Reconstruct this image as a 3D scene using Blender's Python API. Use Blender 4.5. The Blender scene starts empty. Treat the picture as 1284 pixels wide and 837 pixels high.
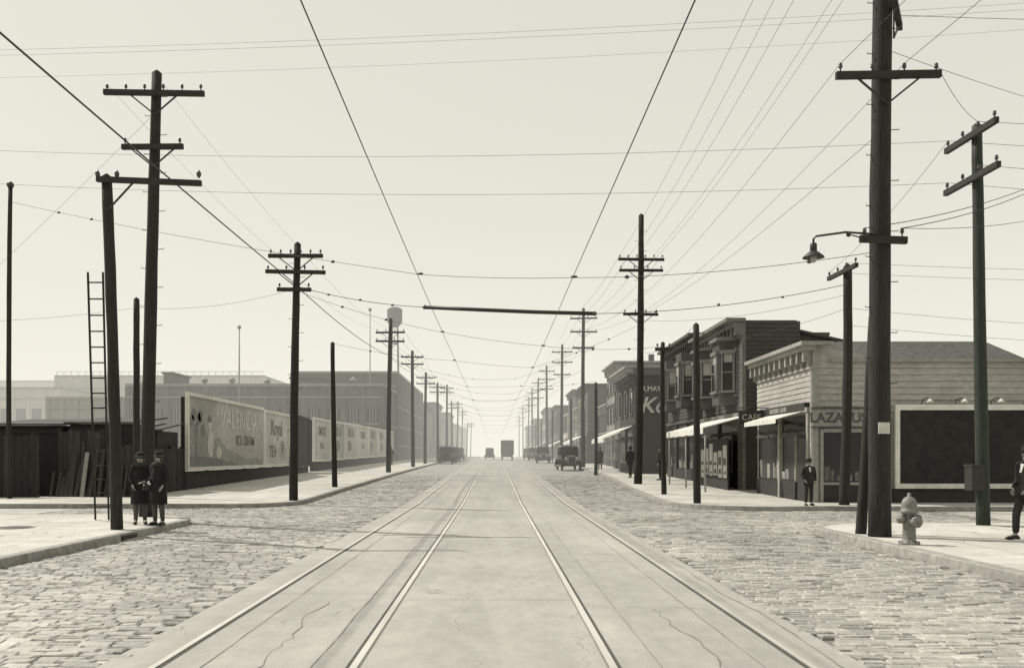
import bpy, bmesh, math, random
from mathutils import Vector, Matrix
from math import sin, cos, pi, radians, exp, sqrt
random.seed(11)
R = random.random
def U(a, b): return a + (b - a) * random.random()

# survey constants: eye height, lens in photo pixels, vanishing point
F = 1150.0; H = 1.55; CX = 620.0; CY = 572.0
def X(px, Y): return (px - CX) * Y / F
def Z(py, Y): return H - (py - CY) * Y / F
def g(Y): return 0.0 if Y < 30 else 1.5 * (1 - exp(-(Y - 30) / 100.0))
def sstep(t): t = max(0, min(1, t)); return t * t * (3 - 2 * t)
def kerbR(Y): return 5.4 + 1.2 * sstep((Y - 30) / 30.0)
KERBL = -6.2

scene = bpy.context.scene
col = scene.collection

# ---------------------------------------------------------------- materials
MATS = {}
def mat(name, v, rough=.85, var=.2, scale=2.0, tint=(1, .975, .885), bump=0.0, bscale=30, stretch=(1, 1, 1),
        metal=0.0, island=0.0, spec=.4, big=.12):
    if name in MATS: return MATS[name]
    m = bpy.data.materials.new(name); m.use_nodes = True
    nt = m.node_tree; N = nt.nodes; L = nt.links
    b = N['Principled BSDF']
    b.inputs['Roughness'].default_value = rough
    b.inputs['Metallic'].default_value = metal
    b.inputs['Specular IOR Level'].default_value = spec
    geo = N.new('ShaderNodeNewGeometry')
    mp = N.new('ShaderNodeMapping'); mp.inputs['Scale'].default_value = stretch
    L.new(geo.outputs['Position'], mp.inputs['Vector'])
    n1 = N.new('ShaderNodeTexNoise'); n1.inputs['Scale'].default_value = scale; n1.inputs['Detail'].default_value = 6
    n1.inputs['Roughness'].default_value = .65
    L.new(mp.outputs[0], n1.inputs['Vector'])
    r1 = N.new('ShaderNodeMapRange'); r1.inputs['From Min'].default_value = .28; r1.inputs['From Max'].default_value = .72
    r1.inputs['To Min'].default_value = 1 - var; r1.inputs['To Max'].default_value = 1 + var
    L.new(n1.outputs['Fac'], r1.inputs['Value'])
    n2 = N.new('ShaderNodeTexNoise'); n2.inputs['Scale'].default_value = .35; n2.inputs['Detail'].default_value = 3
    L.new(geo.outputs['Position'], n2.inputs['Vector'])
    r2 = N.new('ShaderNodeMapRange'); r2.inputs['From Min'].default_value = .3; r2.inputs['From Max'].default_value = .7
    r2.inputs['To Min'].default_value = 1 - big; r2.inputs['To Max'].default_value = 1 + big
    L.new(n2.outputs['Fac'], r2.inputs['Value'])
    mu = N.new('ShaderNodeMath'); mu.operation = 'MULTIPLY'
    L.new(r1.outputs[0], mu.inputs[0]); L.new(r2.outputs[0], mu.inputs[1])
    last = mu.outputs[0]
    if island:
        r3 = N.new('ShaderNodeMapRange'); r3.inputs['To Min'].default_value = 1 - island; r3.inputs['To Max'].default_value = 1 + island
        L.new(geo.outputs['Random Per Island'], r3.inputs['Value'])
        m2 = N.new('ShaderNodeMath'); m2.operation = 'MULTIPLY'
        L.new(last, m2.inputs[0]); L.new(r3.outputs[0], m2.inputs[1]); last = m2.outputs[0]
    vm = N.new('ShaderNodeVectorMath'); vm.operation = 'SCALE'
    vm.inputs[0].default_value = (v * tint[0], v * tint[1], v * tint[2])
    L.new(last, vm.inputs['Scale'])
    L.new(vm.outputs[0], b.inputs['Base Color'])
    if bump:
        nb = N.new('ShaderNodeTexNoise'); nb.inputs['Scale'].default_value = bscale; nb.inputs['Detail'].default_value = 5
        L.new(mp.outputs[0], nb.inputs['Vector'])
        bp = N.new('ShaderNodeBump'); bp.inputs['Strength'].default_value = bump; bp.inputs['Distance'].default_value = .02
        L.new(nb.outputs['Fac'], bp.inputs['Height']); L.new(bp.outputs[0], b.inputs['Normal'])
    MATS[name] = m
    return m

def add_brick(m, bw, bh, mortar, dark=.6, offset=.5, bumpd=.01, jitter=.1):
    nt = m.node_tree; N = nt.nodes; L = nt.links; b = N['Principled BSDF']
    geo = [n for n in N if n.type == 'NEW_GEOMETRY'][0]
    br = N.new('ShaderNodeTexBrick'); br.offset = offset
    br.inputs['Scale'].default_value = 1.0
    br.inputs['Brick Width'].default_value = bw; br.inputs['Row Height'].default_value = bh
    br.inputs['Mortar Size'].default_value = mortar; br.inputs['Mortar Smooth'].default_value = .3
    br.inputs['Color1'].default_value = (1 - jitter,) * 3 + (1,)
    br.inputs['Color2'].default_value = (1 + jitter,) * 3 + (1,)
    br.inputs['Mortar'].default_value = (dark,) * 3 + (1,)
    L.new(geo.outputs['Position'], br.inputs['Vector'])
    old = b.inputs['Base Color'].links[0].from_socket
    mm = N.new('ShaderNodeVectorMath'); mm.operation = 'MULTIPLY'
    L.new(old, mm.inputs[0]); L.new(br.outputs['Color'], mm.inputs[1]); L.new(mm.outputs[0], b.inputs['Base Color'])
    bp = N.new('ShaderNodeBump'); bp.invert = True; bp.inputs['Strength'].default_value = .7; bp.inputs['Distance'].default_value = bumpd
    L.new(br.outputs['Fac'], bp.inputs['Height'])
    if b.inputs['Normal'].links: L.new(b.inputs['Normal'].links[0].from_socket, bp.inputs['Normal'])
    L.new(bp.outputs[0], b.inputs['Normal'])

def add_cracks(m, scale, width=.012, dark=.35, stretch=(1, .4, 1)):
    nt = m.node_tree; N = nt.nodes; L = nt.links; b = N['Principled BSDF']
    geo = [n for n in N if n.type == 'NEW_GEOMETRY'][0]
    nz = N.new('ShaderNodeTexNoise'); nz.inputs['Scale'].default_value = 1.3; nz.inputs['Detail'].default_value = 6
    L.new(geo.outputs['Position'], nz.inputs['Vector'])
    sc = N.new('ShaderNodeVectorMath'); sc.operation = 'SCALE'; sc.inputs['Scale'].default_value = 1.2
    L.new(nz.outputs['Color'], sc.inputs[0])
    ad = N.new('ShaderNodeVectorMath'); ad.operation = 'ADD'
    L.new(geo.outputs['Position'], ad.inputs[0]); L.new(sc.outputs[0], ad.inputs[1])
    mp = N.new('ShaderNodeMapping'); mp.inputs['Scale'].default_value = stretch
    L.new(ad.outputs[0], mp.inputs['Vector'])
    vo = N.new('ShaderNodeTexVoronoi'); vo.feature = 'DISTANCE_TO_EDGE'; vo.inputs['Scale'].default_value = scale
    L.new(mp.outputs[0], vo.inputs['Vector'])
    r = N.new('ShaderNodeMapRange'); r.inputs['From Max'].default_value = width
    r.inputs['To Min'].default_value = dark; r.inputs['To Max'].default_value = 1
    L.new(vo.outputs['Distance'], r.inputs['Value'])
    n3 = N.new('ShaderNodeTexNoise'); n3.inputs['Scale'].default_value = .5
    L.new(geo.outputs['Position'], n3.inputs['Vector'])
    r3 = N.new('ShaderNodeMapRange'); r3.inputs['From Min'].default_value = .42; r3.inputs['From Max'].default_value = .58
    L.new(n3.outputs['Fac'], r3.inputs['Value'])
    mx = N.new('ShaderNodeMapRange'); mx.inputs['To Max'].default_value = 1.0
    L.new(r3.outputs[0], mx.inputs['Value']); L.new(r.outputs[0], mx.inputs['To Min'])
    old = b.inputs['Base Color'].links[0].from_socket
    mm = N.new('ShaderNodeVectorMath'); mm.operation = 'SCALE'
    L.new(old, mm.inputs[0]); L.new(mx.outputs[0], mm.inputs['Scale']); L.new(mm.outputs[0], b.inputs['Base Color'])

def add_streaks(m, sx, sy, lo, hi, thr=(.35, .65)):
    """dirt and wear patches drawn out along the street"""
    nt = m.node_tree; N = nt.nodes; L = nt.links; b = N['Principled BSDF']
    geo = [n for n in N if n.type == 'NEW_GEOMETRY'][0]
    mp = N.new('ShaderNodeMapping'); mp.inputs['Scale'].default_value = (sx, sy, 1)
    L.new(geo.outputs['Position'], mp.inputs['Vector'])
    n = N.new('ShaderNodeTexNoise'); n.inputs['Scale'].default_value = 1; n.inputs['Detail'].default_value = 5; n.inputs['Roughness'].default_value = .6
    L.new(mp.outputs[0], n.inputs['Vector'])
    r = N.new('ShaderNodeMapRange'); r.inputs['From Min'].default_value = thr[0]; r.inputs['From Max'].default_value = thr[1]
    r.inputs['To Min'].default_value = lo; r.inputs['To Max'].default_value = hi
    L.new(n.outputs['Fac'], r.inputs['Value'])
    old = b.inputs['Base Color'].links[0].from_socket
    mm = N.new('ShaderNodeVectorMath'); mm.operation = 'SCALE'
    L.new(old, mm.inputs[0]); L.new(r.outputs[0], mm.inputs['Scale']); L.new(mm.outputs[0], b.inputs['Base Color'])

M_ground = mat('dirt_ground', .32, .95, .25, 1.5, bump=.4)
M_cobble = mat('basalt_block', .315, .55, .26, 8, bump=.5, bscale=35, island=.22, big=.16)
add_streaks(M_cobble, .5, .22, .86, 1.12)
M_roadfar = mat('basalt_paving_distant', .33, .62, .2, 3, big=.15, bump=.3)
add_brick(M_roadfar, .23, .13, .012, .65, bumpd=.02, jitter=.18)
M_joint = mat('paving_joint_sand', .17, .95, .3, 8)
M_track = mat('track_concrete', .33, .72, .10, 3.5, bump=.2, bscale=60, stretch=(1, .6, 1), big=.10)
add_cracks(M_track, .55, .005, .55, (1, .5, 1))
add_streaks(M_track, 1.1, .09, .88, 1.08)
add_streaks(M_track, 6, 2.2, .95, 1.04)
M_side = mat('side_street_macadam', .38, .9, .2, 1.2, bump=.3)
M_walk = mat('sidewalk_concrete', .45, .85, .15, 2.2, bump=.2, bscale=40, big=.14)
add_brick(M_walk, 1.1, 1.1, .018, .65, offset=0, bumpd=.008, jitter=.05)
add_cracks(M_walk, .5, .008, .5, (1, 1, 1))
M_kerb = mat('granite_kerb', .27, .8, .35, 6, bump=.3)
M_rail = mat('steel_rail', .78, .34, .15, 6, metal=.7, stretch=(1, .1, 1))
M_groove = mat('rail_groove', .07, .95, .2, 5)
M_tar = mat('tar_seam', .2, .8, .4, 3, stretch=(6, .6, 1))
M_pole = mat('creosoted_pole', .024, .85, .5, 5, bump=.7, bscale=12, stretch=(6, 6, .5), tint=(1, .96, .84))
M_poleg = mat('green_painted_pole', .028, .7, .35, 5, bump=.4, bscale=12, stretch=(6, 6, .5), tint=(.82, 1.08, .76))
M_arm = mat('crossarm_timber', .028, .85, .3, 6, tint=(1, .96, .84))
M_insul = mat('glass_insulator', .06, .25, .1, 4)
M_wire = mat('copper_wire', .045, .7, .1, 3)
M_iron = mat('black_iron', .025, .5, .2, 8)
M_galv = mat('galvanised_iron', .22, .5, .2, 8)
M_glass = mat('window_glass', .014, .12, .1, 2, spec=.45)
M_blind = mat('window_blind', .32, .8, .12, 3)
M_wwhite = mat('white_paint_wood', .66, .65, .15, 5, bump=.2, big=.1)
M_trim = mat('weathered_trim_paint', .30, .75, .22, 5, bump=.2, big=.15)
M_wgrey = mat('grey_paint_siding', .24, .75, .18, 5, bump=.2, stretch=(1, 1, 3))
M_wlt = mat('pale_paint_siding', .38, .75, .22, 5, bump=.2, stretch=(1, 1, 3), big=.2)
M_wdark = mat('dark_paint_siding', .035, .75, .35, 5, bump=.2, stretch=(1, 1, 3))
M_house = mat('olive_paint_siding', .065, .75, .35, 5, bump=.2, stretch=(1, 1, 3))
M_htrim = mat('faded_house_trim', .17, .75, .3, 5, bump=.2)
M_wmid = mat('brown_paint_siding', .08, .75, .3, 5, bump=.2, stretch=(1, 1, 3))
M_brick = mat('sooty_brick', .09, .9, .25, 3, bump=.2)
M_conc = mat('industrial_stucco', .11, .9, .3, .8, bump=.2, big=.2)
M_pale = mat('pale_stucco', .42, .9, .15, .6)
M_roof = mat('tar_roof', .07, .9, .3, 2)
M_shingle = mat('shingle_roof', .10, .9, .35, 6, bump=.6, bscale=9)
M_canvas = mat('canvas_awning', .66, .85, .15, 3)
M_fence = mat('weathered_board', .03, .9, .4, 4, bump=.5, stretch=(5, 5, .4), island=.5)
M_sheet = mat('billboard_paper', .38, .75, .2, 3, big=.2)
M_sheet2 = mat('billboard_paper_light', .48, .75, .2, 3, big=.15)
M_ink = mat('billboard_ink', .10, .8, .3, 5)
M_inkl = mat('billboard_light_ink', .50, .8, .2, 5)
M_inkm = mat('billboard_mid_ink', .20, .8, .3, 5)
M_inks = mat('billboard_faded_ink', .52, .8, .25, 5)
M_inkg = mat('billboard_grey_ink', .28, .8, .3, 4)
M_black = mat('blackboard_paint', .018, .75, .5, 4, big=.3)
M_tyre = mat('tyre_rubber', .03, .85, .2, 8)
M_carp = mat('black_car_enamel', .018, .3, .1, 4)
M_nick = mat('nickel_plate', .5, .25, .1, 4, metal=.9)
M_truck = mat('truck_body_paint', .05, .6, .2, 3)
M_skin = mat('skin', .34, .6, .06, 8, tint=(1, .93, .82))
M_coat = mat('wool_coat', .014, .95, .25, 12)
M_coat2 = mat('fur_collar', .035, .95, .4, 25, bump=.6, bscale=80)
M_stock = mat('dark_stocking', .07, .8, .1, 9)
M_trou = mat('wool_trousers', .030, .95, .2, 9)
M_shirt = mat('white_shirt', .6, .8, .05, 9)
M_hair = mat('dark_hair', .02, .6, .2, 20)
M_shoe = mat('black_shoe', .015, .4, .1, 9)
M_hyd = mat('hydrant_paint', .18, .6, .4, 14, bump=.2)
M_paper = mat('poster_paper', .5, .8, .2, 9)
M_goods = mat('shop_goods', .2, .8, .5, 14, island=.6)

# ---------------------------------------------------------------- mesh helpers
class Part:
    def __init__(s, name, m): s.name = name; s.m = m; s.v = []; s.f = []; s.sm = []
    def face(s, idx, sm=False): s.f.append(idx); s.sm.append(sm)
    def hexa(s, p):
        b = len(s.v); s.v += [tuple(q) for q in p]
        for q in ((0, 3, 2, 1), (4, 5, 6, 7), (0, 1, 5, 4), (1, 2, 6, 5), (2, 3, 7, 6), (3, 0, 4, 7)):
            s.face(tuple(b + i for i in q))
    def box(s, x0, x1, y0, y1, z0, z1):
        s.hexa([(x0, y0, z0), (x1, y0, z0), (x1, y1, z0), (x0, y1, z0), (x0, y0, z1), (x1, y0, z1), (x1, y1, z1), (x0, y1, z1)])
    def beam(s, p, q, w, h):
        p = Vector(p); q = Vector(q); d = (q - p).normalized()
        up = Vector((0, 0, 1)) if abs(d.z) < .95 else Vector((0, 1, 0))
        a = d.cross(up).normalized(); c = a.cross(d).normalized()
        a *= w / 2; c *= h / 2
        s.hexa([p - a - c, p + a - c, p + a + c, p - a + c, q - a - c, q + a - c, q + a + c, q - a + c])
    def quad(s, a, b, c, d):
        n = len(s.v); s.v += [tuple(a), tuple(b), tuple(c), tuple(d)]; s.face((n, n + 1, n + 2, n + 3))
    def path(s, pts, rad, n=8, cap=True, sm=True):
        pts = [Vector(p) for p in pts]; rings = []
        for i, p in enumerate(pts):
            d = (pts[min(i + 1, len(pts) - 1)] - pts[max(i - 1, 0)]).normalized()
            up = Vector((0, 0, 1)) if abs(d.z) < .9 else Vector((0, 1, 0))
            a = d.cross(up).normalized(); c = a.cross(d).normalized()
            r = rad[i] if isinstance(rad, (list, tuple)) else rad
            b = len(s.v)
            for k in range(n):
                t = 2 * pi * k / n; s.v.append(tuple(p + a * (r * cos(t)) + c * (r * sin(t))))
            rings.append(b)
        for i in range(len(rings) - 1):
            for k in range(n):
                k2 = (k + 1) % n
                s.face((rings[i] + k, rings[i] + k2, rings[i + 1] + k2, rings[i + 1] + k), sm)
        if cap:
            s.face(tuple(rings[0] + k for k in range(n))); s.face(tuple(rings[-1] + k for k in range(n)))
    def lathe(s, prof, c=(0, 0, 0), n=16, axis='z', sm=True):
        rings = []
        for r, t in prof:
            b = len(s.v); r = max(r, .0005)
            for k in range(n):
                a = 2 * pi * k / n
                q = {'z': (r * cos(a), r * sin(a), t), 'x': (t, r * cos(a), r * sin(a)), 'y': (r * cos(a), t, r * sin(a))}[axis]
                s.v.append((c[0] + q[0], c[1] + q[1], c[2] + q[2]))
            rings.append(b)
        for i in range(len(rings) - 1):
            for k in range(n):
                k2 = (k + 1) % n
                s.face((rings[i] + k, rings[i] + k2, rings[i + 1] + k2, rings[i + 1] + k), sm)
        s.face(tuple(rings[0] + k for k in range(n))); s.face(tuple(rings[-1] + k for k in range(n)))
    def ball(s, c, rx, ry=None, rz=None, n=10):
        ry = ry or rx; rz = rz or rx; prof = []; b0 = len(s.v)
        for i in range(n // 2 + 1):
            a = -pi / 2 + pi * i / (n // 2); prof.append((cos(a), sin(a)))
        s.lathe(prof, n=n)
        for i in range(b0, len(s.v)):
            v = s.v[i]; s.v[i] = (c[0] + v[0] * rx, c[1] + v[1] * ry, c[2] + v[2] * rz)
    def loft(s, rings, n=18, fold=0.0, cap=True):
        ids = []
        for j, (cx, cy, z, rx, ry) in enumerate(rings):
            b = len(s.v); w = fold * max(0, 1 - j / 3.0)
            for k in range(n):
                a = 2 * pi * k / n; m = 1 + w * cos(6 * a + .6)
                s.v.append((cx + rx * cos(a) * m, cy + ry * sin(a) * m, z))
            ids.append(b)
        for i in range(len(ids) - 1):
            for k in range(n):
                k2 = (k + 1) % n
                s.face((ids[i] + k, ids[i] + k2, ids[i + 1] + k2, ids[i + 1] + k), True)
        if cap:
            s.face(tuple(ids[0] + k for k in range(n))); s.face(tuple(ids[-1] + k for k in range(n)))
    def wire(s, p, q, sag=.3, r=.008, n=14):
        p = Vector(p); q = Vector(q); pts = []
        for i in range(n + 1):
            t = i / n; v = p.lerp(q, t); v.z -= sag * 4 * t * (1 - t); pts.append(v)
        s.path(pts, r, n=5, cap=False)
    def wbox(s, w, u0, u1, z0, z1, n0, n1):
        ox, oy, dx, dy, nx, ny = w
        def q(u, n, z): return (ox + dx * u + nx * n, oy + dy * u + ny * n, z)
        s.hexa([q(u0, n0, z0), q(u1, n0, z0), q(u1, n1, z0), q(u0, n1, z0), q(u0, n0, z1), q(u1, n0, z1), q(u1, n1, z1), q(u0, n1, z1)])
    def wpoly(s, w, pts, n0, n1):
        """extruded polygon on a wall; pts list of (u,z)"""
        ox, oy, dx, dy, nx, ny = w; b = len(s.v); k = len(pts)
        for n_ in (n0, n1):
            for u, z in pts: s.v.append((ox + dx * u + nx * n_, oy + dy * u + ny * n_, z))
        s.face(tuple(b + i for i in range(k))); s.face(tuple(b + k + i for i in range(k)))
        for i in range(k): j = (i + 1) % k; s.face((b + i, b + j, b + k + j, b + k + i))
    def siding(s, w, u0, u1, z0, z1, pitch=.16, d=.022):
        ox, oy, dx, dy, nx, ny = w
        def q(u, n, z): return (ox + dx * u + nx * n, oy + dy * u + ny * n, z)
        z = z0
        while z < z1 - .01:
            zt = min(z + pitch, z1)
            cuts = [u0]
            while cuts[-1] < u1 - 2.5: cuts.append(cuts[-1] + U(1.6, 4.5))
            if cuts[-1] < u1: cuts.append(u1)
            cuts[-1] = u1
            for a, b in zip(cuts[:-1], cuts[1:]):
                o = .003 + U(0, .007); j = U(-.006, .006)
                s.quad(q(a, o + d, z + j), q(b - .004, o + d, z + j), q(b - .004, o, zt), q(a, o, zt))
                s.quad(q(a, .001, z + j), q(b, .001, z + j), q(b, o + d, z + j), q(a, o + d, z + j))
            z = zt

class Thing:
    def __init__(s, name, loc=(0, 0, 0), rz=0.0, scale=1.0):
        s.name = name; s.loc = loc; s.rz = rz; s.parts = {}; s.sc = scale; s.extra = []
    def p(s, n, m):
        if n not in s.parts: s.parts[n] = Part(n, m)
        return s.parts[n]
    def mk(s, pt, nm, recalc=True):
        me = bpy.data.meshes.new(nm); me.from_pydata(pt.v, [], pt.f)
        me.polygons.foreach_set('use_smooth', pt.sm)
        if recalc:
            bm = bmesh.new(); bm.from_mesh(me); bmesh.ops.recalc_face_normals(bm, faces=bm.faces); bm.to_mesh(me); bm.free()
        me.materials.append(pt.m); me.update()
        ob = bpy.data.objects.new(nm, me); col.objects.link(ob); return ob
    def build(s, recalc=True):
        ps = [p for p in s.parts.values() if p.f]
        if len(ps) == 1 and not s.extra:
            root = s.mk(ps[0], s.name, recalc)
        else:
            root = bpy.data.objects.new(s.name, None); col.objects.link(root)
            for p in ps: s.mk(p, p.name, recalc).parent = root
            for e in s.extra: e.parent = root
        root.location = s.loc; root.rotation_euler = (0, 0, s.rz); root.scale = (s.sc,) * 3
        return root

def text(th, string, size, m, origin, xdir, name='lettering', align='CENTER', ext=.004, xs=1.0, shear=0.0, bold=.0):
    cu = bpy.data.curves.new('t', 'FONT'); cu.body = string; cu.size = size; cu.align_x = align; cu.align_y = 'CENTER'
    cu.extrude = ext; cu.shear = shear; cu.offset = bold
    o = bpy.data.objects.new('t', cu); col.objects.link(o)
    bpy.context.view_layer.update()
    me = bpy.data.meshes.new_from_object(o.evaluated_get(bpy.context.evaluated_depsgraph_get()))
    bpy.data.objects.remove(o)
    me.materials.clear(); me.materials.append(m)
    x = Vector(xdir).normalized(); z = Vector((0, 0, 1)); n = x.cross(z)
    M = Matrix(((x.x * xs, z.x, n.x, origin[0]), (x.y * xs, z.y, n.y, origin[1]), (x.z * xs, z.z, n.z, origin[2]), (0, 0, 0, 1)))
    me.transform(M)
    ob = bpy.data.objects.new(name, me); col.objects.link(ob); th.extra.append(ob)

# ---------------------------------------------------------------- ground, road
def ys(a, b):
    out = [a]; y = a
    while y < b:
        y += 2 if y < 60 else (5 if y < 200 else (40 if y < 800 else 300))
        out.append(min(y, b))
    return out
def sheet(name, m, a, b, xl, xr, dz):
    th = Thing(name); p = th.p('s', m); Y = ys(a, b)
    for y in Y:
        l = xl(y) if callable(xl) else xl; r = xr(y) if callable(xr) else xr
        p.v += [(l, y, g(y) + dz), (r, y, g(y) + dz)]
    for i in range(len(Y) - 1): p.face((2 * i, 2 * i + 1, 2 * i + 3, 2 * i + 2), True)
    return th.build()
sheet('ground', M_ground, -40, 4000, -2500, 2500, -.06)
sheet('road_bed', M_joint, -20, 58, -12.5, 12.5, -.022)
sheet('road', M_roadfar, 56, 900, -6.3, lambda y: kerbR(y) + .05, 0.0)
sheet('tramway_pavement', M_track, -20, 900, -2.92, 2.75, .006)
sheet('side_street', M_side, 19.0, 28.5, -80, -12.5, -.008)
sheet('side_street', M_side, 18.5, 27.2, 12.5, 80, -.008)

def in_road(x, y):
    if -2.93 < x < 2.76: return False
    if x < 0:
        if y < 22.9 and x < -6.85 and not (y > 20.3 and (x + 9.35) > 0 and (x + 9.35) ** 2 + (y - 20.3) ** 2 > 6.25): return False
        if y > 27.4 and x < KERBL and not (y < 29.4 and x > -8.2 and (x + 8.2) ** 2 + (y - 29.4) ** 2 > 4): return False
        return x > -12.5
    if y < 19.9 and x > 6.35 and not (y > 17.9 and x < 8.35 and (x - 8.35) ** 2 + (y - 17.9) ** 2 > 4): return False
    if y > 25.9 and x > kerbR(y) and not (y < 28.9 and x < 8.4 and (x - 8.4) ** 2 + (y - 28.9) ** 2 > 9): return False
    return x < 12.5
th = Thing('cobblestone_paving'); p = th.p('s', M_cobble)
y = 3.5; row = 0
while y < 57:
    rh = .128 * U(.82, 1.18); row += 1
    x = -12.5 + U(0, .2)
    while x < 12.5:
        w = U(.16, .31)
        cx = x + w / 2
        if in_road(cx, y) and (abs(cx) < 7.4 or 17 < y < 31):
            yo = .04 * sin(cx * .8 + y * .3) + U(-.006, .006)
            e = [U(.002, .008) for _ in range(4)]
            x0, x1, y0, y1 = x + e[0], x + w - e[1], y + e[2] + yo, y + rh - e[3] + yo
            sk = U(-.008, .008)
            ht = .002 + U(-.0045, .0045) + g(y) - .009 * (1 if R() < .06 else 0) + .012 * sin(cx * .9 + 2) * sin(y * .7)
            i = U(.008, .017); tx, ty = U(-.004, .004), U(-.0055, .0055); zb = g(y) - .04; dd = .011
            b = len(p.v)
            p.v += [(x0, y0, zb), (x1, y0, zb), (x1, y1, zb), (x0, y1, zb),
                    (x0 + sk, y0, ht - dd), (x1 - sk, y0, ht - dd), (x1 + sk * .5, y1, ht - dd), (x0 - sk * .5, y1, ht - dd),
                    (x0 + i + sk, y0 + i, ht - tx - ty), (x1 - i - sk, y0 + i, ht + tx - ty), (x1 - i + sk * .5, y1 - i, ht + tx + ty), (x0 + i - sk * .5, y1 - i, ht - tx + ty)]
            p.face(tuple(b + k for k in (8, 9, 10, 11)))
            for q in ((0, 1, 5, 4), (1, 2, 6, 5), (2, 3, 7, 6), (3, 0, 4, 7)): p.face(tuple(b + k for k in q))
            for q in ((4, 5, 9, 8), (5, 6, 10, 9), (6, 7, 11, 10), (7, 4, 8, 11)): p.face(tuple(b + k for k in q))
        x += w
    y += rh
th.build(recalc=False)

# rails
def strip(p, x0, x1, a, b, dz):
    Y = ys(a, b); b0 = len(p.v)
    for y in Y: p.v += [(x0, y, g(y) + dz), (x1, y, g(y) + dz)]
    for i in range(len(Y) - 1): p.face((b0 + 2 * i, b0 + 2 * i + 1, b0 + 2 * i + 3, b0 + 2 * i + 2))
for xa, xb in ((-2.5, -1.03), (.87, 2.33)):
    th = Thing('streetcar_track'); pr = th.p('rail_heads', M_rail); pg = th.p('flange_grooves', M_groove); pt = th.p('tar_seams', M_tar)
    for k, xx in enumerate((xa, xb)):
        sgn = 1 if k == 0 else -1
        strip(pr, xx - .028, xx + .028, -20, 700, .016)
        strip(pg, min(xx + sgn * .030, xx + sgn * .06), max(xx + sgn * .030, xx + sgn * .06), -20, 700, .0105)
        strip(pt, xx - sgn * .042, xx - sgn * .031, -20, 500, .0105)
    th.build()
th = Thing('pavement_joints'); pt = th.p('s', M_tar)
def wander(x0, y0, y1, w=.010, amp=.05):
    """irregular tar line running along the street"""
    y = y0; x = x0; b = None
    while y < y1:
        ww = w * U(.3, 1.7); z = g(y) + .0105; n_ = len(pt.v)
        pt.v += [(x - ww, y, z), (x + ww, y, z)]
        if b is not None: pt.face((b, b + 1, n_ + 1, n_))
        b = n_; y += U(.12, .4); x = x0 + (x - x0) * .85 + U(-amp, amp)
for x0 in (-2.15, -1.35, 1.22, 1.98): wander(x0, -5, 90, .004, .006)
wander(-1.75, 6.6, 10, .004, .05); wander(1.62, 5, 9.5, .005, .05); wander(2.55, 5, 26, .005, .03)
yy = 6
while yy < 90:
    for a, b in ((-2.4, -1.13), (-.95, .8), (.97, 2.22)):
        if R() < .4:
            o = U(-.6, .6); w_ = U(.004, .010)
            pt.quad((a, yy + o, g(yy) + .0108), (b, yy + o + U(-.03, .03), g(yy) + .0108), (b, yy + w_ + o, g(yy) + .0108), (a, yy + w_ + o, g(yy) + .0108))
    yy += 4.2
th.build()

# sidewalks with kerbs
def block(name, Y0, Y1, edge, xo, corner, r):
    sg = 1 if xo > edge(Y0) else -1
    Y = [yy for yy in ys(Y0, Y1)]
    extra = []
    n = 14
    for i in range(n + 1):
        t = r * (1 - cos(i / n * pi / 2))
        extra.append(Y0 + t if corner == 'start' else Y1 - t)
    Y = sorted(set([round(v, 4) for v in Y + extra]))
    def ex(y):
        d = (y - Y0) if corner == 'start' else (Y1 - y)
        e = edge(y)
        if d < r: e += sg * (r - sqrt(max(0, r * r - (r - d) ** 2)))
        return e
    th = Thing(name); p = th.p('paving', M_walk); k = th.p('kerb', M_kerb)
    for y in Y: p.v += [(ex(y) + sg * .17, y, g(y) + .13), (xo, y, g(y) + .13)]
    for i in range(len(Y) - 1): p.face((2 * i, 2 * i + 1, 2 * i + 3, 2 * i + 2), True)
    path = [Vector((ex(y), y)) for y in Y]
    yc = Y0 if corner == 'start' else Y1
    if corner == 'start': path = [Vector((xo, yc))] + path
    else: path = path + [Vector((xo, yc))]
    b0 = len(k.v)
    for i, q in enumerate(path):
        d = (path[min(i + 1, len(path) - 1)] - path[max(i - 1, 0)]).normalized()
        nrm = Vector((-d.y, d.x)) * (-sg)
        gy = g(q.y); inn = q + nrm * .2
        k.v += [(q.x, q.y, gy - .05), (q.x + nrm.x * .015, q.y + nrm.y * .015, gy + .12), (q.x + nrm.x * .03, q.y + nrm.y * .03, gy + .134), (inn.x, inn.y, gy + .134), (inn.x, inn.y, gy + .1)]
    for i in range(len(path) - 1):
        for j in range(4):
            a = b0 + 5 * i + j; k.face((a, a + 1, a + 6, a + 5))
    return th.build()
block('sidewalk', -20, 22.8, lambda y: -6.85, -60, 'end', 2.5)
block('sidewalk', -20, 19.9, lambda y: 6.35, 60, 'end', 2.0)
block('sidewalk', 27.5, 600, lambda y: KERBL, -12.4, 'start', 2.0)
block('sidewalk', 26.0, 600, kerbR, 11.5, 'start', 3.0)
th = Thing('sidewalk'); p = th.p('paving', M_walk); k = th.p('kerb', M_kerb)
p.quad((11.5, 26.15, .13), (70, 26.15, .13), (70, 28.6, .13), (11.5, 28.6, .13)); k.box(11.5, 70, 26.0, 26.15, -.05, .134)
th.build()
th = Thing('sidewalk'); p = th.p('paving', M_walk); k = th.p('kerb', M_kerb)
p.quad((-12.4, 27.65, .13), (-70, 27.65, .13), (-70, 32.5, .13), (-12.4, 32.5, .13)); k.box(-70, -12.4, 27.5, 27.65, -.05, .134)
th.build()
th = Thing('manhole_cover', (-9.6, 18.3, .134)); th.p('lid', M_iron).lathe([(.34, 0), (.34, .006), (.3, .008), (0.01, .008)], n=24)
th.p('rim', M_kerb).lathe([(.40, 0), (.40, .005), (.345, .005)], n=24); th.build()
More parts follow.
